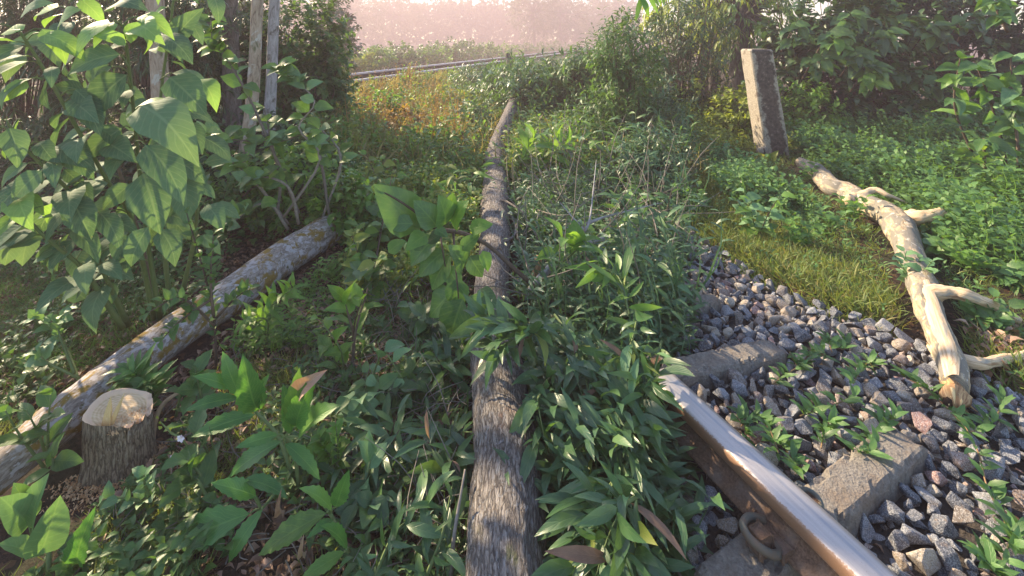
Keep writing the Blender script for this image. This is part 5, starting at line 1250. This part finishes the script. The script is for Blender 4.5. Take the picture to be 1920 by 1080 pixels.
# hedge and overhang on the right of the middle
bush('hedge_bush', 'tall dark bush of narrow leaves right of the hazy gap', 'bush', (2.45, 9.3, .9), (.85, 1.0, 1.25), 'lance', 'dark', 300, 12, .15, None, .3, .9, .4, wid=1.1)
bush('hedge_bush', 'tallest dark narrow-leaved bush joining the right-hand trees', 'bush', (3.1, 8.6, 1.3), (.65, .9, 1.5), 'lance', 'dark', 300, 12, .14, None, .3, .9, .4, wid=1.1)
bush('hedge_bush', 'lower bush whose tips meet the far rails', 'bush', (1.35, 10.0, .45), (.75, .8, .65), 'lance', 'mid', 170, 10, .14, None, .3, .9, .2, wid=1.1)
bush('hedge_bush', 'mound of tangled dark leaves below the tall narrow-leaved bush', 'bush', (1.75, 6.4, .35), (.6, .6, .5), 'lance', 'acacia', 200, 12, .12, None, .25, .9, .3)
bush('hedge_bush', 'mound of tangled narrow leaves beside the upper bank', 'bush', (1.25, 7.6, .3), (.7, .6, .5), 'lance', 'mid', 200, 10, .12, None, .25, .9, .3)
bush('hedge_bush', 'low bush of greyish narrow leaves at the seam of bank and verge', 'bush', (1.45, 4.9, .25), (.35, .4, .38), 'lance', 'acacia', 120, 12, .11, None, .2, .9, .3)
t = thing('overhanging_twig', 'twig of long bright leaves hanging into the top right of the hazy view', 'twig', P(1285, -90, 3.4))
pts = [P(1285, -90, 3.4), P(1250, -40, 3.3), P(1200, -8, 3.25)]
MB().add(*tube(pts, [.008, .006, .003], 6, 4)).build('stem', M['stem_brown'], t)
for k in range(16):
    leaf_obj(t, hero('acacia', 'bright' if k % 2 else 'mid'), pts[0].lerp(pts[2], k / 15), Vector((rng.uniform(-.6, .5), -.1, -1)), Vector((0, -1, .3)) + Vector(rand_unit(1)[0]) * .4, rng.uniform(.13, .22), 1.1)


# bushes beyond the far track, in the mist
fb = [(655, 22, 98, 1.2, 'yellow', 'nearest sunlit bush beyond the far track'), (700, 23.5, 92, 1.3, 'bright', 'pointed bush beyond the far track, second from the wood'), (735, 25, 84, 1.4, 'mid', 'spiky-topped bush beyond the far track'), (775, 27, 82, 1.6, 'mid', 'broad bush beyond the far track with bushy crest'), (812, 29, 90, 1.3, 'bright', 'low bush between two broader ones beyond the far track'),
      (850, 32, 74, 1.9, 'mid', 'tallest rounded bush fading beyond the far track'), (890, 36, 78, 2.0, 'mid', 'pale rounded bush beside the bright gap of mist'), (935, 42, 80, 2.2, 'bright', 'thin bush in front of the bright gap of mist'), (985, 50, 82, 2.6, 'mid', 'faint low bush right of the bright gap of mist'), (1035, 58, 78, 3.0, 'mid', 'faintest bush where the track vanishes')]
for px, Y, pyt, w, mt, lb in fb:
    zt = H - (pyt - YH) / F * Y; bush('far_bush', lb, 'bush', ((px - 960) / F * Y, Y, zt * .45), (w, w * .8, zt * .58), 'ovate', mt, 110, 10, .22, 'bushes beyond the misty track', .4, .9, .2)
for px, Y, h, w, lb in [(650, 66, 10, 5.0, 'misty tree above the left end of the far track'), (735, 74, 10.5, 5.5, 'broad misty tree left of the bright gap'), (815, 80, 10, 5.0, 'faint tree crown left of the bright gap'), (875, 92, 9, 3.6, 'thin faint crown at the edge of the bright gap'), (925, 100, 9, 3.0, 'thin misty tree inside the bright gap'), (1000, 64, 10, 3.2, 'misty tree right of the bright gap'), (1050, 70, 10.5, 4.0, 'taller misty tree by the hedge'), (560, 60, 10, 5, 'misty tree hidden partly by the wood'), (1130, 74, 10, 4.5, 'misty tree behind the tall hedge')]:
    Y = min(Y * 1.35, 122); x = (px - 960) / F * Y; w *= 1.2; h = min(h * 1.15, 11)
    tree('misty_tree', lb, [(x, Y, -.2), (x + .2, Y, 2), (x, Y, 4.5), (x + .1, Y, h * .8)], [.28, .24, .18, .08], 'bark_dark', ((x, Y, h * .58), (w, w * .7, h * .40), 'ovate', 'mist', 420, 10, .42, .2), 'misty trees beyond the track')

# ---------- RIGHT: back trees, bushes, verge
def rx(px, Y): return (px - 960) / F * Y
hed = [
 ('big dark bush of broad leaves right behind the concrete post', 1500, 8.4, 1.0, .85, 1.6, 'dark', .20, 130, 11), ('broad-leaved dark tree bush in the middle of the back hedge', 1590, 8.0, 1.3, .9, 1.8, 'dark', .24, 150, 11),
 ('broad-leaved bush with paler leaf whorls right of the middle', 1655, 8.4, 1.1, .8, 1.7, 'mid', .24, 120, 10), ('dark bush of hanging leaves right of the little sky gap', 1775, 8.9, 1.2, .9, 1.8, 'dark', .18, 170, 11),
 ('dark leafy bush at the far right of the back hedge', 1880, 8.4, 1.3, .9, 1.9, 'dark', .2, 170, 11), ('shady bush outside the right edge of the back hedge', 1990, 8.2, 1.2, 1.0, 1.9, 'dark', .2, 120, 11),
 ('high dark crown over the sky gap', 1700, 9.6, 2.3, 1.3, .75, 'dark', .2, 170, 11)]
for lb, px, Y, zc, r, rz, mt, sz, ncl, nl in hed:
    bush('hedge_tree', lb, 'tree', (rx(px, Y), Y, zc), (r, .8, rz), 'ovate', mt, ncl, nl, sz, None, .35, .9, .35, shell=.35)
for lb, px, Y, w, c in (('slender dark trunk under the yellow-lit crown, left one', 1316, 11, 20, ((rx(1318, 11), 11, 2.3), (1.2, 1.0, .8), 'lance', 'yellow', 130, 10, .26, .9)), ('second slender trunk under the yellow-lit crown', 1335, 11.5, 22, ((rx(1375, 11.5), 11.5, 2.2), (1.0, 1.0, .8), 'lance', 'yellow', 130, 10, .26, .9)), ('thick short trunk in the shade left of the post', 1382, 10.5, 34, ((rx(1420, 10), 10.5, 2.2), (1.1, 1.0, 1.1), 'lance', 'mid', 230, 12, .18, .9))):
    x = rx(px, Y); r = w / F * Y / 2
    tree('verge_tree', lb, [(x, Y, -.1), (x + .03, Y, .8), (x + .1, Y, 1.5), (x + .1, Y, 2.4)], [r * 1.2, r, r * .9, r * .5], 'bark_dark', c, 'trees with drooping lit leaves behind the post')
bush('yellow_bush', 'yellow-lit bush filling the back at the left of the post', 'bush', (rx(1330, 8.2), 8.2, .3), (.7, .6, .6), 'ovate', 'yellow', 200, 10, .10, None, .2, .9, .2)
bush('yellow_bush', 'yellow green bush directly left of the post foot', 'bush', (rx(1390, 7.3), 7.3, .25), (.45, .5, .5), 'ovate', 'yellow', 150, 10, .10, None, .2, .9, .2)
bush('yellow_bush', 'mixed green bush touching the post on its right', 'bush', (rx(1510, 7.4), 7.4, .35), (.5, .5, .6), 'ovate', 'bright', 170, 10, .10, None, .2, .9, .2)
# large-leaved shrub at the right edge
t = thing('broadleaf_bush', 'tall shrub with large glossy sunlit leaves at the right edge of the verge', 'shrub', gpt(1880, 400))
for s in ([(1890, 420, 4.6), (1885, 300, 4.5), (1860, 200, 4.5), (1830, 120, 4.5)], [(1900, 420, 4.6), (1910, 300, 4.4), (1900, 200, 4.4), (1895, 100, 4.4)], [(1880, 400, 4.7), (1830, 300, 4.7), (1790, 200, 4.7), (1800, 110, 4.7)], [(1900, 400, 4.5), (1940, 250, 4.5), (1930, 60, 4.5)], [(1880, 410, 4.6), (1850, 330, 4.5), (1845, 260, 4.4)], [(1890, 60, 4.9), (1870, 20, 4.9), (1850, -20, 4.9)]):
    pts = [P(*q) for q in s]; MB().add(*tube(pts, [.018, .014, .010, .006][:len(pts)], 7, 4, .1, 12)).build('stem', M['stem_brown'], t); C = catmull(pts, 6)
    for i in range(4, len(C)):
        for k in range(2):
            a = rng.uniform(0, 6.28); d = Vector((math.cos(a), math.sin(a) * .5 - .3, rng.uniform(-1.0, .3)))
            leaf_obj(t, hero('round', ['mid', 'bright', 'oval', 'mid'][int(rng.integers(0, 4))]), Vector(C[i]), d, Vector((-.4, -.7, .8)) + Vector(rand_unit(1)[0]) * .55, rng.uniform(.14, .26), .72)
# larger whorls of leaves in the back hedge
for i, (px, py, Y, lb) in enumerate([(1565, 75, 7.0, 'pale whorl of broad leaves high in the back hedge'), (1640, 140, 6.9, 'lowest drooping whorl of broad leaves in the middle hedge'), (1600, 40, 7.2, 'whorl of dark leaves at the top of the middle hedge'), (1540, 120, 7.1, 'leaf whorl just right of the post top'), (1760, 60, 7.4, 'whorl of leaves right of the sky gap'), (1655, 75, 7.1, 'whorl of leaves left of the sky gap'), (1500, 60, 7.3, 'dim leaf whorl behind the post top'), (1830, 40, 7.2, 'whorl of leaves at the top right of the hedge'), (1620, 110, 6.9, 'light leaf whorl above the lowest drooping one')]):
    c = P(px, py, Y); t = thing('leafy_shoot', lb, 'leafy shoot', c + Vector((0, .5, -.3)), 'leaf whorls standing out of the back hedge')
    MB().add(*tube([c + Vector((0, .5, -.3)), c + Vector((0, .2, .02)), c], [.012, .009, .005], 6, 4)).build('stem', M['stem_brown'], t)
    for k in range(18):
        a = k * 2.4; leaf_obj(t, hero('round', 'mid' if k % 3 else ('bright' if i < 2 else 'dark')), c + Vector((rng.normal() * .06, .04 * (k % 5), -.10 + .045 * (k % 6))), Vector((math.cos(a), -.3, math.sin(a) * .5 - .55)), Vector((-.3, -.8, .9)) + Vector(rand_unit(1)[0]) * .55, rng.uniform(.18, .32), .72)

VP = [(1.30, 4.0), (1.40, 3.2), (1.62, 2.68), (1.96, 2.40), (2.10, 2.0), (2.45, 1.4), (4.2, 1.4), (9.5, 9), (3.0, 9.5), (1.7, 6.0)]
grass('verge_grass', 'sunlit grass of the verge between ballast and bushes', VP, 15000, .03, .13, 'grass', lean=.9, wid=1.2)
grass('dry_verge_grass', 'dry yellowish grass along the ballast edge', [(1.30, 4.1), (1.36, 3.2), (1.58, 2.68), (1.92, 2.40), (2.06, 2.0), (2.3, 2.0), (2.3, 2.6), (2.0, 3.4), (2.3, 5.5), (2.2, 7), (1.8, 6.5)], 2300, .03, .12, 'drygrass', lean=.9)
grass('green_verge_grass', 'greener grass tufts mixed along the ballast edge', [(1.30, 4.1), (1.36, 3.2), (1.58, 2.68), (1.92, 2.40), (2.06, 2.0), (2.3, 2.0), (2.3, 2.6), (2.0, 3.4), (2.3, 5.5), (2.2, 7), (1.8, 6.5)], 3000, .05, .15, 'grass', lean=.9, wid=1.3)
cover('verge_weeds', 'small-leaved weeds mixed into the verge grass', VP, 5200, .03, .14, 6, .05, 'lance', 'ballasthi', 1.6, dens=(1.6, -.2, 3))
cover('nettle_patch', 'mass of leafy sunlit weeds between the limb and the back hedge', [(3.9, 6.8), (3.5, 5.2), (3.2, 4.2), (3.0, 3.3), (3.2, 2.9), (5.5, 4.4), (9.5, 9), (3.9, 9)], 4600, .12, .42, 10, .085, 'ovate', 'ballasthi', .95)
cover('nettle_patch', 'leafy weeds left of the limb along the verge', [(2.2, 6.6), (2.0, 4.4), (2.35, 3.6), (2.6, 4.2), (2.7, 6)], 900, .06, .25, 9, .07, 'ovate', 'ballasthi', .95)
cover('yellow_weeds', 'yellow-lit tangled weeds around the foot of the post', [(2.6, 6.3), (1.9, 6.8), (2.6, 8.8), (4.0, 8.5), (3.8, 6.4)], 1300, .12, .40, 9, .085, 'ovate', 'yellow', .9)
cover('dark_weeds', 'shadowy weeds low under the nettle patch', [(3.9, 6.8), (3.2, 4.2), (3.4, 3.2), (5.5, 4.4), (9.5, 9), (3.4, 9)], 1800, .08, .3, 8, .09, 'ovate', 'mid', .95)
wl = [('leafy weed clump in front of the limb beside the grass', 1560, 440), ('weed clump hugging the left side of the limb', 1600, 420), ('leafy weed clump behind the branch stub', 1790, 400), ('weed clump with pale tops at the right edge', 1870, 460), ('weed clump just behind the upper limb', 1650, 320), ('tall weed clump behind the limb near the hedge', 1700, 280), ('weed clump in front of the right shrub', 1830, 350), ('weed clump right below the peeled limb fork', 1820, 520), ('weed clump left of the post foot', 1400, 330), ('pale leafy weed tuft partly over the limb', 1712, 545), ('weed clump low between post and limb', 1520, 350), ('weed clump on the verge near the ballast', 1500, 470)]
for i, (lb, px, py) in enumerate(wl):
    c = gpt(px, py); t = thing('weed_clump', lb, 'weed', c, 'leafy weed clumps on the verge'); ns_ = 5
    for k in range(ns_):
        a = k * 1.256 + rng.random(); h = rng.uniform(.12, .26) if i != 9 else rng.uniform(.15, .22); tip = c + Vector((math.cos(a) * .09, math.sin(a) * .09, h)); pts = [c, (c + tip) / 2 + Vector((0, 0, .02)), tip]
        MB().add(*tube(pts, [.004, .003, .002], 5, 3)).build('stem', M['stem'], t)
        for j in range(9):
            u = .25 + .75 * j / 8; b = a + j * 2.4; leaf_obj(t, hero('nettle', 'oval' if i == 9 else ('bright' if i % 3 else 'ballasthi')), c.lerp(tip, u), Vector((math.cos(b), math.sin(b), .3)), Vector((0, -.3, 1)) + Vector(rand_unit(1)[0]) * .3, rng.uniform(.05, .10) * (1.25 - .4 * u), 1.0)
# shoot with broad yellow-green leaves at the post foot
px_plant('broad_leaf_shoot', 'yellow green broad-leaved shoot right at the foot of the post', 'plant', (1440, 318), [((1440, 305), 5.9, [((1438, 306), (1420, 285), 'yellow'), ((1440, 306), (1428, 296), 'yellow'), ((1442, 306), (1460, 282), 'yellow'), ((1440, 304), (1444, 286), 'bright')])], 'round', 'yellow', .7)
# small round concrete lump by the post
V, T = rock_mesh(71, 'rnd'); o = bpy.data.objects.new('round_stone', tri_mesh('round_stone', V, T, None, None, M['post'], True)); col.objects.link(o)
o.location = P(1430, 283, 6.15); o.scale = (.085, .07, .10); tag(o, 'small rounded stone leaning against the left foot of the post', 'stone')

# creeping weeds over the ballast
def creeper(label, px, n=1, size=.06, mat='bright', z=.055):
    pts = [PZ(a, b, z + rng.uniform(-.01, .03)) for a, b in px]; t = thing('creeping_weed', label, 'creeping weed', (pts[0].x, pts[0].y, z - .03), 'weeds creeping over the ballast')
    MB().add(*tube(pts, [.0028] * (len(pts) - 1) + [.0015], 5, 5, .1, 30)).build('stem', M['vine'], t); C = catmull(pts, 4)
    for i in range(1, len(C)):
        for k in range(n + (rng.random() < .5)):
            a = rng.uniform(0, 6.28); leaf_obj(t, hero('bamboo', mat if rng.random() < .7 else 'mid'), Vector(C[i]), Vector((math.cos(a), math.sin(a), rng.uniform(.1, .9))), Vector((0, -.2, 1)) + Vector(rand_unit(1)[0]) * .4, size * rng.uniform(.6, 1.2), 1.5)
M['vine'] = plain_mat('reddish_vine_stem', (0.16, 0.13, 0.05), (0.28, 0.16, 0.09), 60, 0.6)
cr = [('creeping weed nearest the rail between the two sleepers', [(1390, 800), (1410, 780), (1440, 800), (1460, 850)]), ('creeping weed tuft beside the further sleeper corner', [(1450, 720), (1470, 705), (1510, 680), (1530, 665)]), ('thin weed trailing along stones near the rail', [(1505, 900), (1490, 870), (1470, 840), (1450, 830)]),
      ('leafy runner crossing the ballast middle', [(1500, 780), (1530, 770), (1560, 760), (1600, 745)]), ('upright little weed tuft in the ballast middle', [(1560, 660), (1555, 640), (1580, 655), (1590, 640)]), ('weed runner reaching toward the nearest sleeper top', [(1620, 840), (1640, 810), (1660, 790), (1680, 785)]),
      ('weed runner below the small pebbles', [(1540, 840), (1545, 810), (1555, 790)]), ('weed stems leading from the broken end to the left', [(1800, 790), (1770, 760), (1740, 730), (1700, 710)]), ('long creeper trailing down the right side of the ballast', [(1810, 800), (1835, 850), (1850, 910), (1875, 960), (1895, 1000), (1920, 1040)]),
      ('leafy creeper tuft right below the broken limb end', [(1880, 740), (1870, 780), (1850, 800), (1820, 810)]), ('creeper leaves in the bottom right corner', [(1925, 1000), (1900, 1010), (1880, 1050)]), ('weed runner mixed with reddish stems near the further sleeper', [(1480, 660), (1500, 690), (1520, 660), (1550, 670)]), ('weed tuft at the foot of the nearest sleeper', [(1600, 850), (1625, 850), (1640, 840)]), ('small weed beside the polished rail at the bottom', [(1870, 1075), (1850, 1060), (1840, 1040)]),
      ('weed tuft hugging the rail below the further sleeper', [(1400, 830), (1395, 800), (1380, 780)]), ('creeper running out from the verge grass', [(1640, 700), (1630, 680), (1610, 700), (1600, 720)])]
for lb, px in cr: creeper(lb, px, 2, .065, 'ballasthi')
litter('dead leaves and chips lying on the ballast', [(.55, 1.3), (.9, 2.6), (1.6, 2.6), (2.2, 1.3)], 240, .04, 'litter', .06)
twigs('dry straws on the ballast', [(.55, 1.3), (.9, 2.6), (1.9, 2.4), (2.2, 1.3)], 45, .05, .16, rise=.1, r=.0012)
litter('dead leaves in the verge grass by the broken limb', gp((1700, 720), (1690, 640), (1920, 620), (1920, 740)), 160, .07, 'deadpale', .04)


# leafy clumps that break up the banks on both sides of the long trunk
def clump(label, px, py, n, h, kind, mats, size, cat='weed', group='leafy clumps on the banks of the trunk', wid=1.0, spread=.45, per=9, name='leafy_clump', thin=.004):
    c = gpt(px, py); t = thing(name, label, cat, c, group)
    for k in range(n):
        a = k * 6.283 / n + rng.random(); hh = h * rng.uniform(.6, 1.15); tip = c + Vector((math.cos(a) * hh * spread, math.sin(a) * hh * spread, hh)); pts = [c, (c + tip) / 2 + Vector((0, 0, hh * .1)), tip]
        MB().add(*tube(pts, [thin, thin * .8, thin * .4], 5, 3)).build('stem', M['stem' if k % 2 else 'stem_brown'], t)
        for j in range(per):
            u = .25 + .75 * j / (per - 1); b = a + j * 2.4; leaf_obj(t, hero(kind, mats[int(rng.integers(0, len(mats)))]), c.lerp(tip, u), Vector((math.cos(b), math.sin(b), rng.uniform(-.5, .5))), Vector((-.2, -.5, 1)) + Vector(rand_unit(1)[0]) * .5, rng.uniform(.65, 1.15) * size * (1.2 - .35 * u), wid)
    return t
CL = [('bright broad-leaved clump at the left edge below the upright brown stem', 690, 560, 5, .30, 'round', ['bright', 'yellow', 'mid'], .12), ('sunlit broad-leaved clump at the left edge of the upper weeds', 670, 430, 6, .42, 'round', ['yellow', 'bright'], .13), ('sunlit clump of broad leaves midway up the left weeds', 720, 390, 5, .40, 'round', ['yellow', 'bright'], .13),
      ('leafy clump left of the bent round-leaved bough', 700, 480, 5, .30, 'round', ['bright', 'mid'], .12), ('yellow green clump touching the upper trunk on its left', 870, 385, 5, .34, 'bamboo', ['bright', 'yellow'], .22), ('lance-leaved clump left of the trunk bend', 850, 330, 6, .42, 'bamboo', ['bright', 'yellow', 'mid'], .24), ('lance-leaved clump farther up left of the trunk bend', 800, 300, 6, .45, 'bamboo', ['bright', 'mid'], .24),
      ('dark-leaved clump in the shade left of the mid trunk', 800, 640, 5, .18, 'round', ['mid', 'dark'], .10), ('low dark clump by the pale hanging dead leaf', 760, 760, 5, .14, 'round', ['mid', 'dark'], .10), ('low shaded clump left of the trunk with pale leaf backs', 840, 720, 4, .16, 'bamboo', ['mid', 'acacia'], .16), ('shaded clump at the lower left of the long trunk', 720, 870, 5, .13, 'bamboo', ['mid', 'acacia'], .15),
      ('clump of broad shaded leaves at the left near the creeper', 680, 800, 4, .14, 'round', ['mid', 'oval'], .09), ('leafy clump close against the trunk foot on its left', 840, 900, 4, .16, 'bamboo', ['acacia', 'mid'], .16), ('clump in the lower left near the strap-leaved shoot', 690, 980, 5, .10, 'round', ['mid', 'dark'], .09),
      ('bright lance-leaved clump right of the trunk bend', 985, 350, 6, .45, 'bamboo', ['bright', 'mid'], .24), ('clump of lance leaves above the bare twigs', 1050, 330, 6, .50, 'bamboo', ['mid', 'bright'], .25), ('large-leaved clump in front of the dark mound', 1120, 340, 6, .55, 'bamboo', ['mid', 'acacia', 'bright'], .25), ('grey green clump at the right of the bank top', 1200, 330, 6, .6, 'bamboo', ['mid', 'acacia'], .26), ('clump of narrow leaves right of the forked branch', 1180, 440, 6, .40, 'bamboo', ['mid', 'acacia', 'bright'], .20),
      ('clump of narrow leaves right of the bare twigs, near the seam', 1235, 480, 6, .38, 'acacia', ['mid', 'acacia'], .20), ('clump of long leaves between forked branch and bright bough', 1130, 520, 5, .30, 'acacia', ['bright', 'mid'], .18), ('clump of silvery long leaves at the right below the forked branch', 1220, 580, 5, .30, 'acacia', ['acacia', 'oval', 'mid'], .18), ('small bright clump at the foot of the snapped stub', 985, 570, 4, .16, 'small', ['bright', 'yellow'], .06), ('leafy clump hiding the far end of the mottled log', 690, 425, 6, .36, 'round', ['mid', 'bright'], .12)]
for lb, px, py, n, h, kd, mt, sz in CL: clump(lb, px, py, n, h, kd, mt, sz)
# leafy tops of the felled tree where it vanishes towards the rails
for i, (lb, pth, zz) in enumerate([('leafy top of the felled tree spreading right below the rails', [(975, 190), (1005, 172), (1040, 150)], [.5, .6, .75]), ('leafy top of the felled tree reaching up toward the rails', [(962, 178), (965, 160), (968, 135)], [.5, .6, .6]), ('leafy top of the felled tree spreading left', [(935, 180), (915, 168), (885, 155)], [.4, .4, .4]), ('outermost leafy top of the felled tree on the right', [(980, 200), (1050, 175), (1110, 140)], [.4, .6, .9])]):
    pts = [PZ(a, b, z) for (a, b), z in zip(pth, zz)]; t = thing('leafy_branch', lb, 'leafy branch', (pts[0].x, pts[0].y, 0), 'felled leafy tops'); mb = MB(); sb = MB()
    sb.add(*tube(pts, [.04, .025, .01], 7, 5, .1, 6)); C = catmull(pts, 10)
    for c in C:
        for k in range(9):
            o = rand_unit(1)[0] * (1, 1, .7) + (0, 0, .25); o /= np.linalg.norm(o); e = c + o * rng.uniform(.15, .6); sb.add(*tube([c, (c + e) / 2, e], [.008, .006, .003], 4, 1)); cluster_leaves(mb, 'lance', e - o * .15, o, 11, .3, .17, .9, .35, 1.1)
    mb.build('foliage', M['mid' if i % 2 else 'acacia'], t)['kind'] = 'stuff'; sb.build('stem', M['stem_brown'], t)
for args in [('broad tangled bush of narrow leaves on the right bank top', (1.75, 8.2, .45), (.8, .7, .75), 'acacia', 260), ('tangled bush midway on the right bank', (1.15, 6.0, .2), (.5, .5, .45), 'mid', 170), ('dark tangled bush at the right of the bank, by the tall hedge', (2.05, 7.2, .4), (.6, .6, .7), 'dark', 240), ('high bush between the felled tops and the tall hedge', (1.9, 9.6, .8), (.7, .7, .95), 'mid', 240), ('low leaf mound right of the bare twigs', (1.1, 4.6, .1), (.35, .4, .32), 'acacia', 110)]:
    lb, c, rd_, mt, n = args; bush('hedge_bush', lb, 'bush', c, rd_, 'lance', mt, n, 12, .13, None, .28, .9, .35, wid=1.1)
for args in [('sunlit small-leaved bush left of the far slope', (-2.15, 8.0, .2), (.6, .5, .5), 'bright', 130), ('sunlit bush on the slope under the rails', (-1.2, 9.2, .2), (.6, .5, .45), 'yellow', 120), ('olive bush on the slope just left of the felled tops', (-.55, 7.6, .1), (.5, .5, .42), 'mid', 120), ('brownish dry bush on the slope', (-1.55, 7.0, .1), (.4, .4, .42), 'rusty', 100), ('bright bush at the left edge of the slope', (-1.75, 5.7, .1), (.42, .4, .42), 'yellow', 120), ('green bush on the slope near the rail ends', (.3, 11.5, .2), (.9, .6, .5), 'bright', 140)]:
    lb, c, rd_, mt, n = args; bush('slope_bush', lb, 'bush', c, rd_, 'ovate', mt, n, 10, .09, None, .2, .9, .2)

RC = [('weed clump with larger leaves in mid verge right of the limb', 1760, 330), ('broad weed clump between the two shrubs on the verge', 1750, 260), ('dark leafy weed clump near the hedge foot', 1640, 245), ('leafy clump right behind the branch stub tip', 1810, 440), ('weed clump at the right edge of the verge grass', 1900, 540), ('weed clump in the yellow-lit weeds left of the post', 1350, 300), ('taller weed clump at the left of the verge', 1330, 250),
      ('weed clump on the open verge below the post', 1440, 390), ('weed clump on the verge close to the gravel edge', 1420, 450), ('weed clump hugging the limb middle on its right', 1760, 490), ('clump of broad weeds between hedge shoots and limb', 1580, 280), ('weed clump at the far right of the nettles', 1900, 330), ('weed clump near the seam of bank and verge', 1300, 400), ('clump beneath the peeled limb arch', 1850, 620)]
for i, (lb, px, py) in enumerate(RC): clump(lb, px, py, 5, rng.uniform(.18, .36) if py < 480 else .14, 'nettle', [['bright', 'ballasthi'], ['mid', 'ballasthi'], ['oval', 'bright']][i % 3], rng.uniform(.085, .13), group='leafy weed clumps on the verge', spread=.5)
bush('hedge_bush', 'tall leafy bush at the right of the bank reaching the top of the view', 'bush', (1.52, 6.5, .95), (.48, .45, .9), 'lance', 'mid', 300, 12, .13, None, .3, .9, .4, wid=1.1)
bush('hedge_bush', 'leafy bush left of the tall one, ending below the mist', 'bush', (1.15, 8.3, .65), (.45, .5, .7), 'lance', 'acacia', 220, 12, .13, None, .3, .9, .4, wid=1.1)

bush('bush', 'small bush of bright leaves swallowing the far end of the mottled log', 'bush', (-1.24, 3.62, .20), (.22, .2, .28), 'ovate', 'bright', 110, 10, .075, None, .14, .9, .2)
mb = MB()
for i in range(1500):
    y_ = rng.uniform(112, 124); x_ = rng.uniform(-62, 30); z_ = rng.random() ** .8 * (10.6 + 1.0 * noise.noise(Vector((x_ * .12, 0, 0))))
    cluster_leaves(mb, 'ovate', (x_, y_, z_), rand_unit(1)[0], 9, 2.2, 1.5, 1.0, .2)
tag(mb.build('distant_woods', M['mist']), 'far wood lost in the pink morning mist', 'woods', kind='stuff')
# ================================================================== AIR
def haze():
    bm = bmesh.new(); bmesh.ops.create_cube(bm, size=1); me = bpy.data.meshes.new('haze'); bm.to_mesh(me); bm.free()
    o = bpy.data.objects.new('haze', me); col.objects.link(o)
    o.scale = (170, 135, 13); o.location = (0, 62, 5.5)
    m = bpy.data.materials.new('morning_haze'); m.use_nodes = True; n = m.node_tree; n.nodes.clear()
    out = n.nodes.new('ShaderNodeOutputMaterial'); v = n.nodes.new('ShaderNodeVolumePrincipled')
    v.inputs['Color'].default_value = (0.84, 0.66, 0.69, 1); v.inputs['Density'].default_value = 0.0085; v.inputs['Anisotropy'].default_value = 0.2
    n.links.new(v.outputs[0], out.inputs['Volume']); me.materials.append(m); tag(o, kind='stuff')
haze()
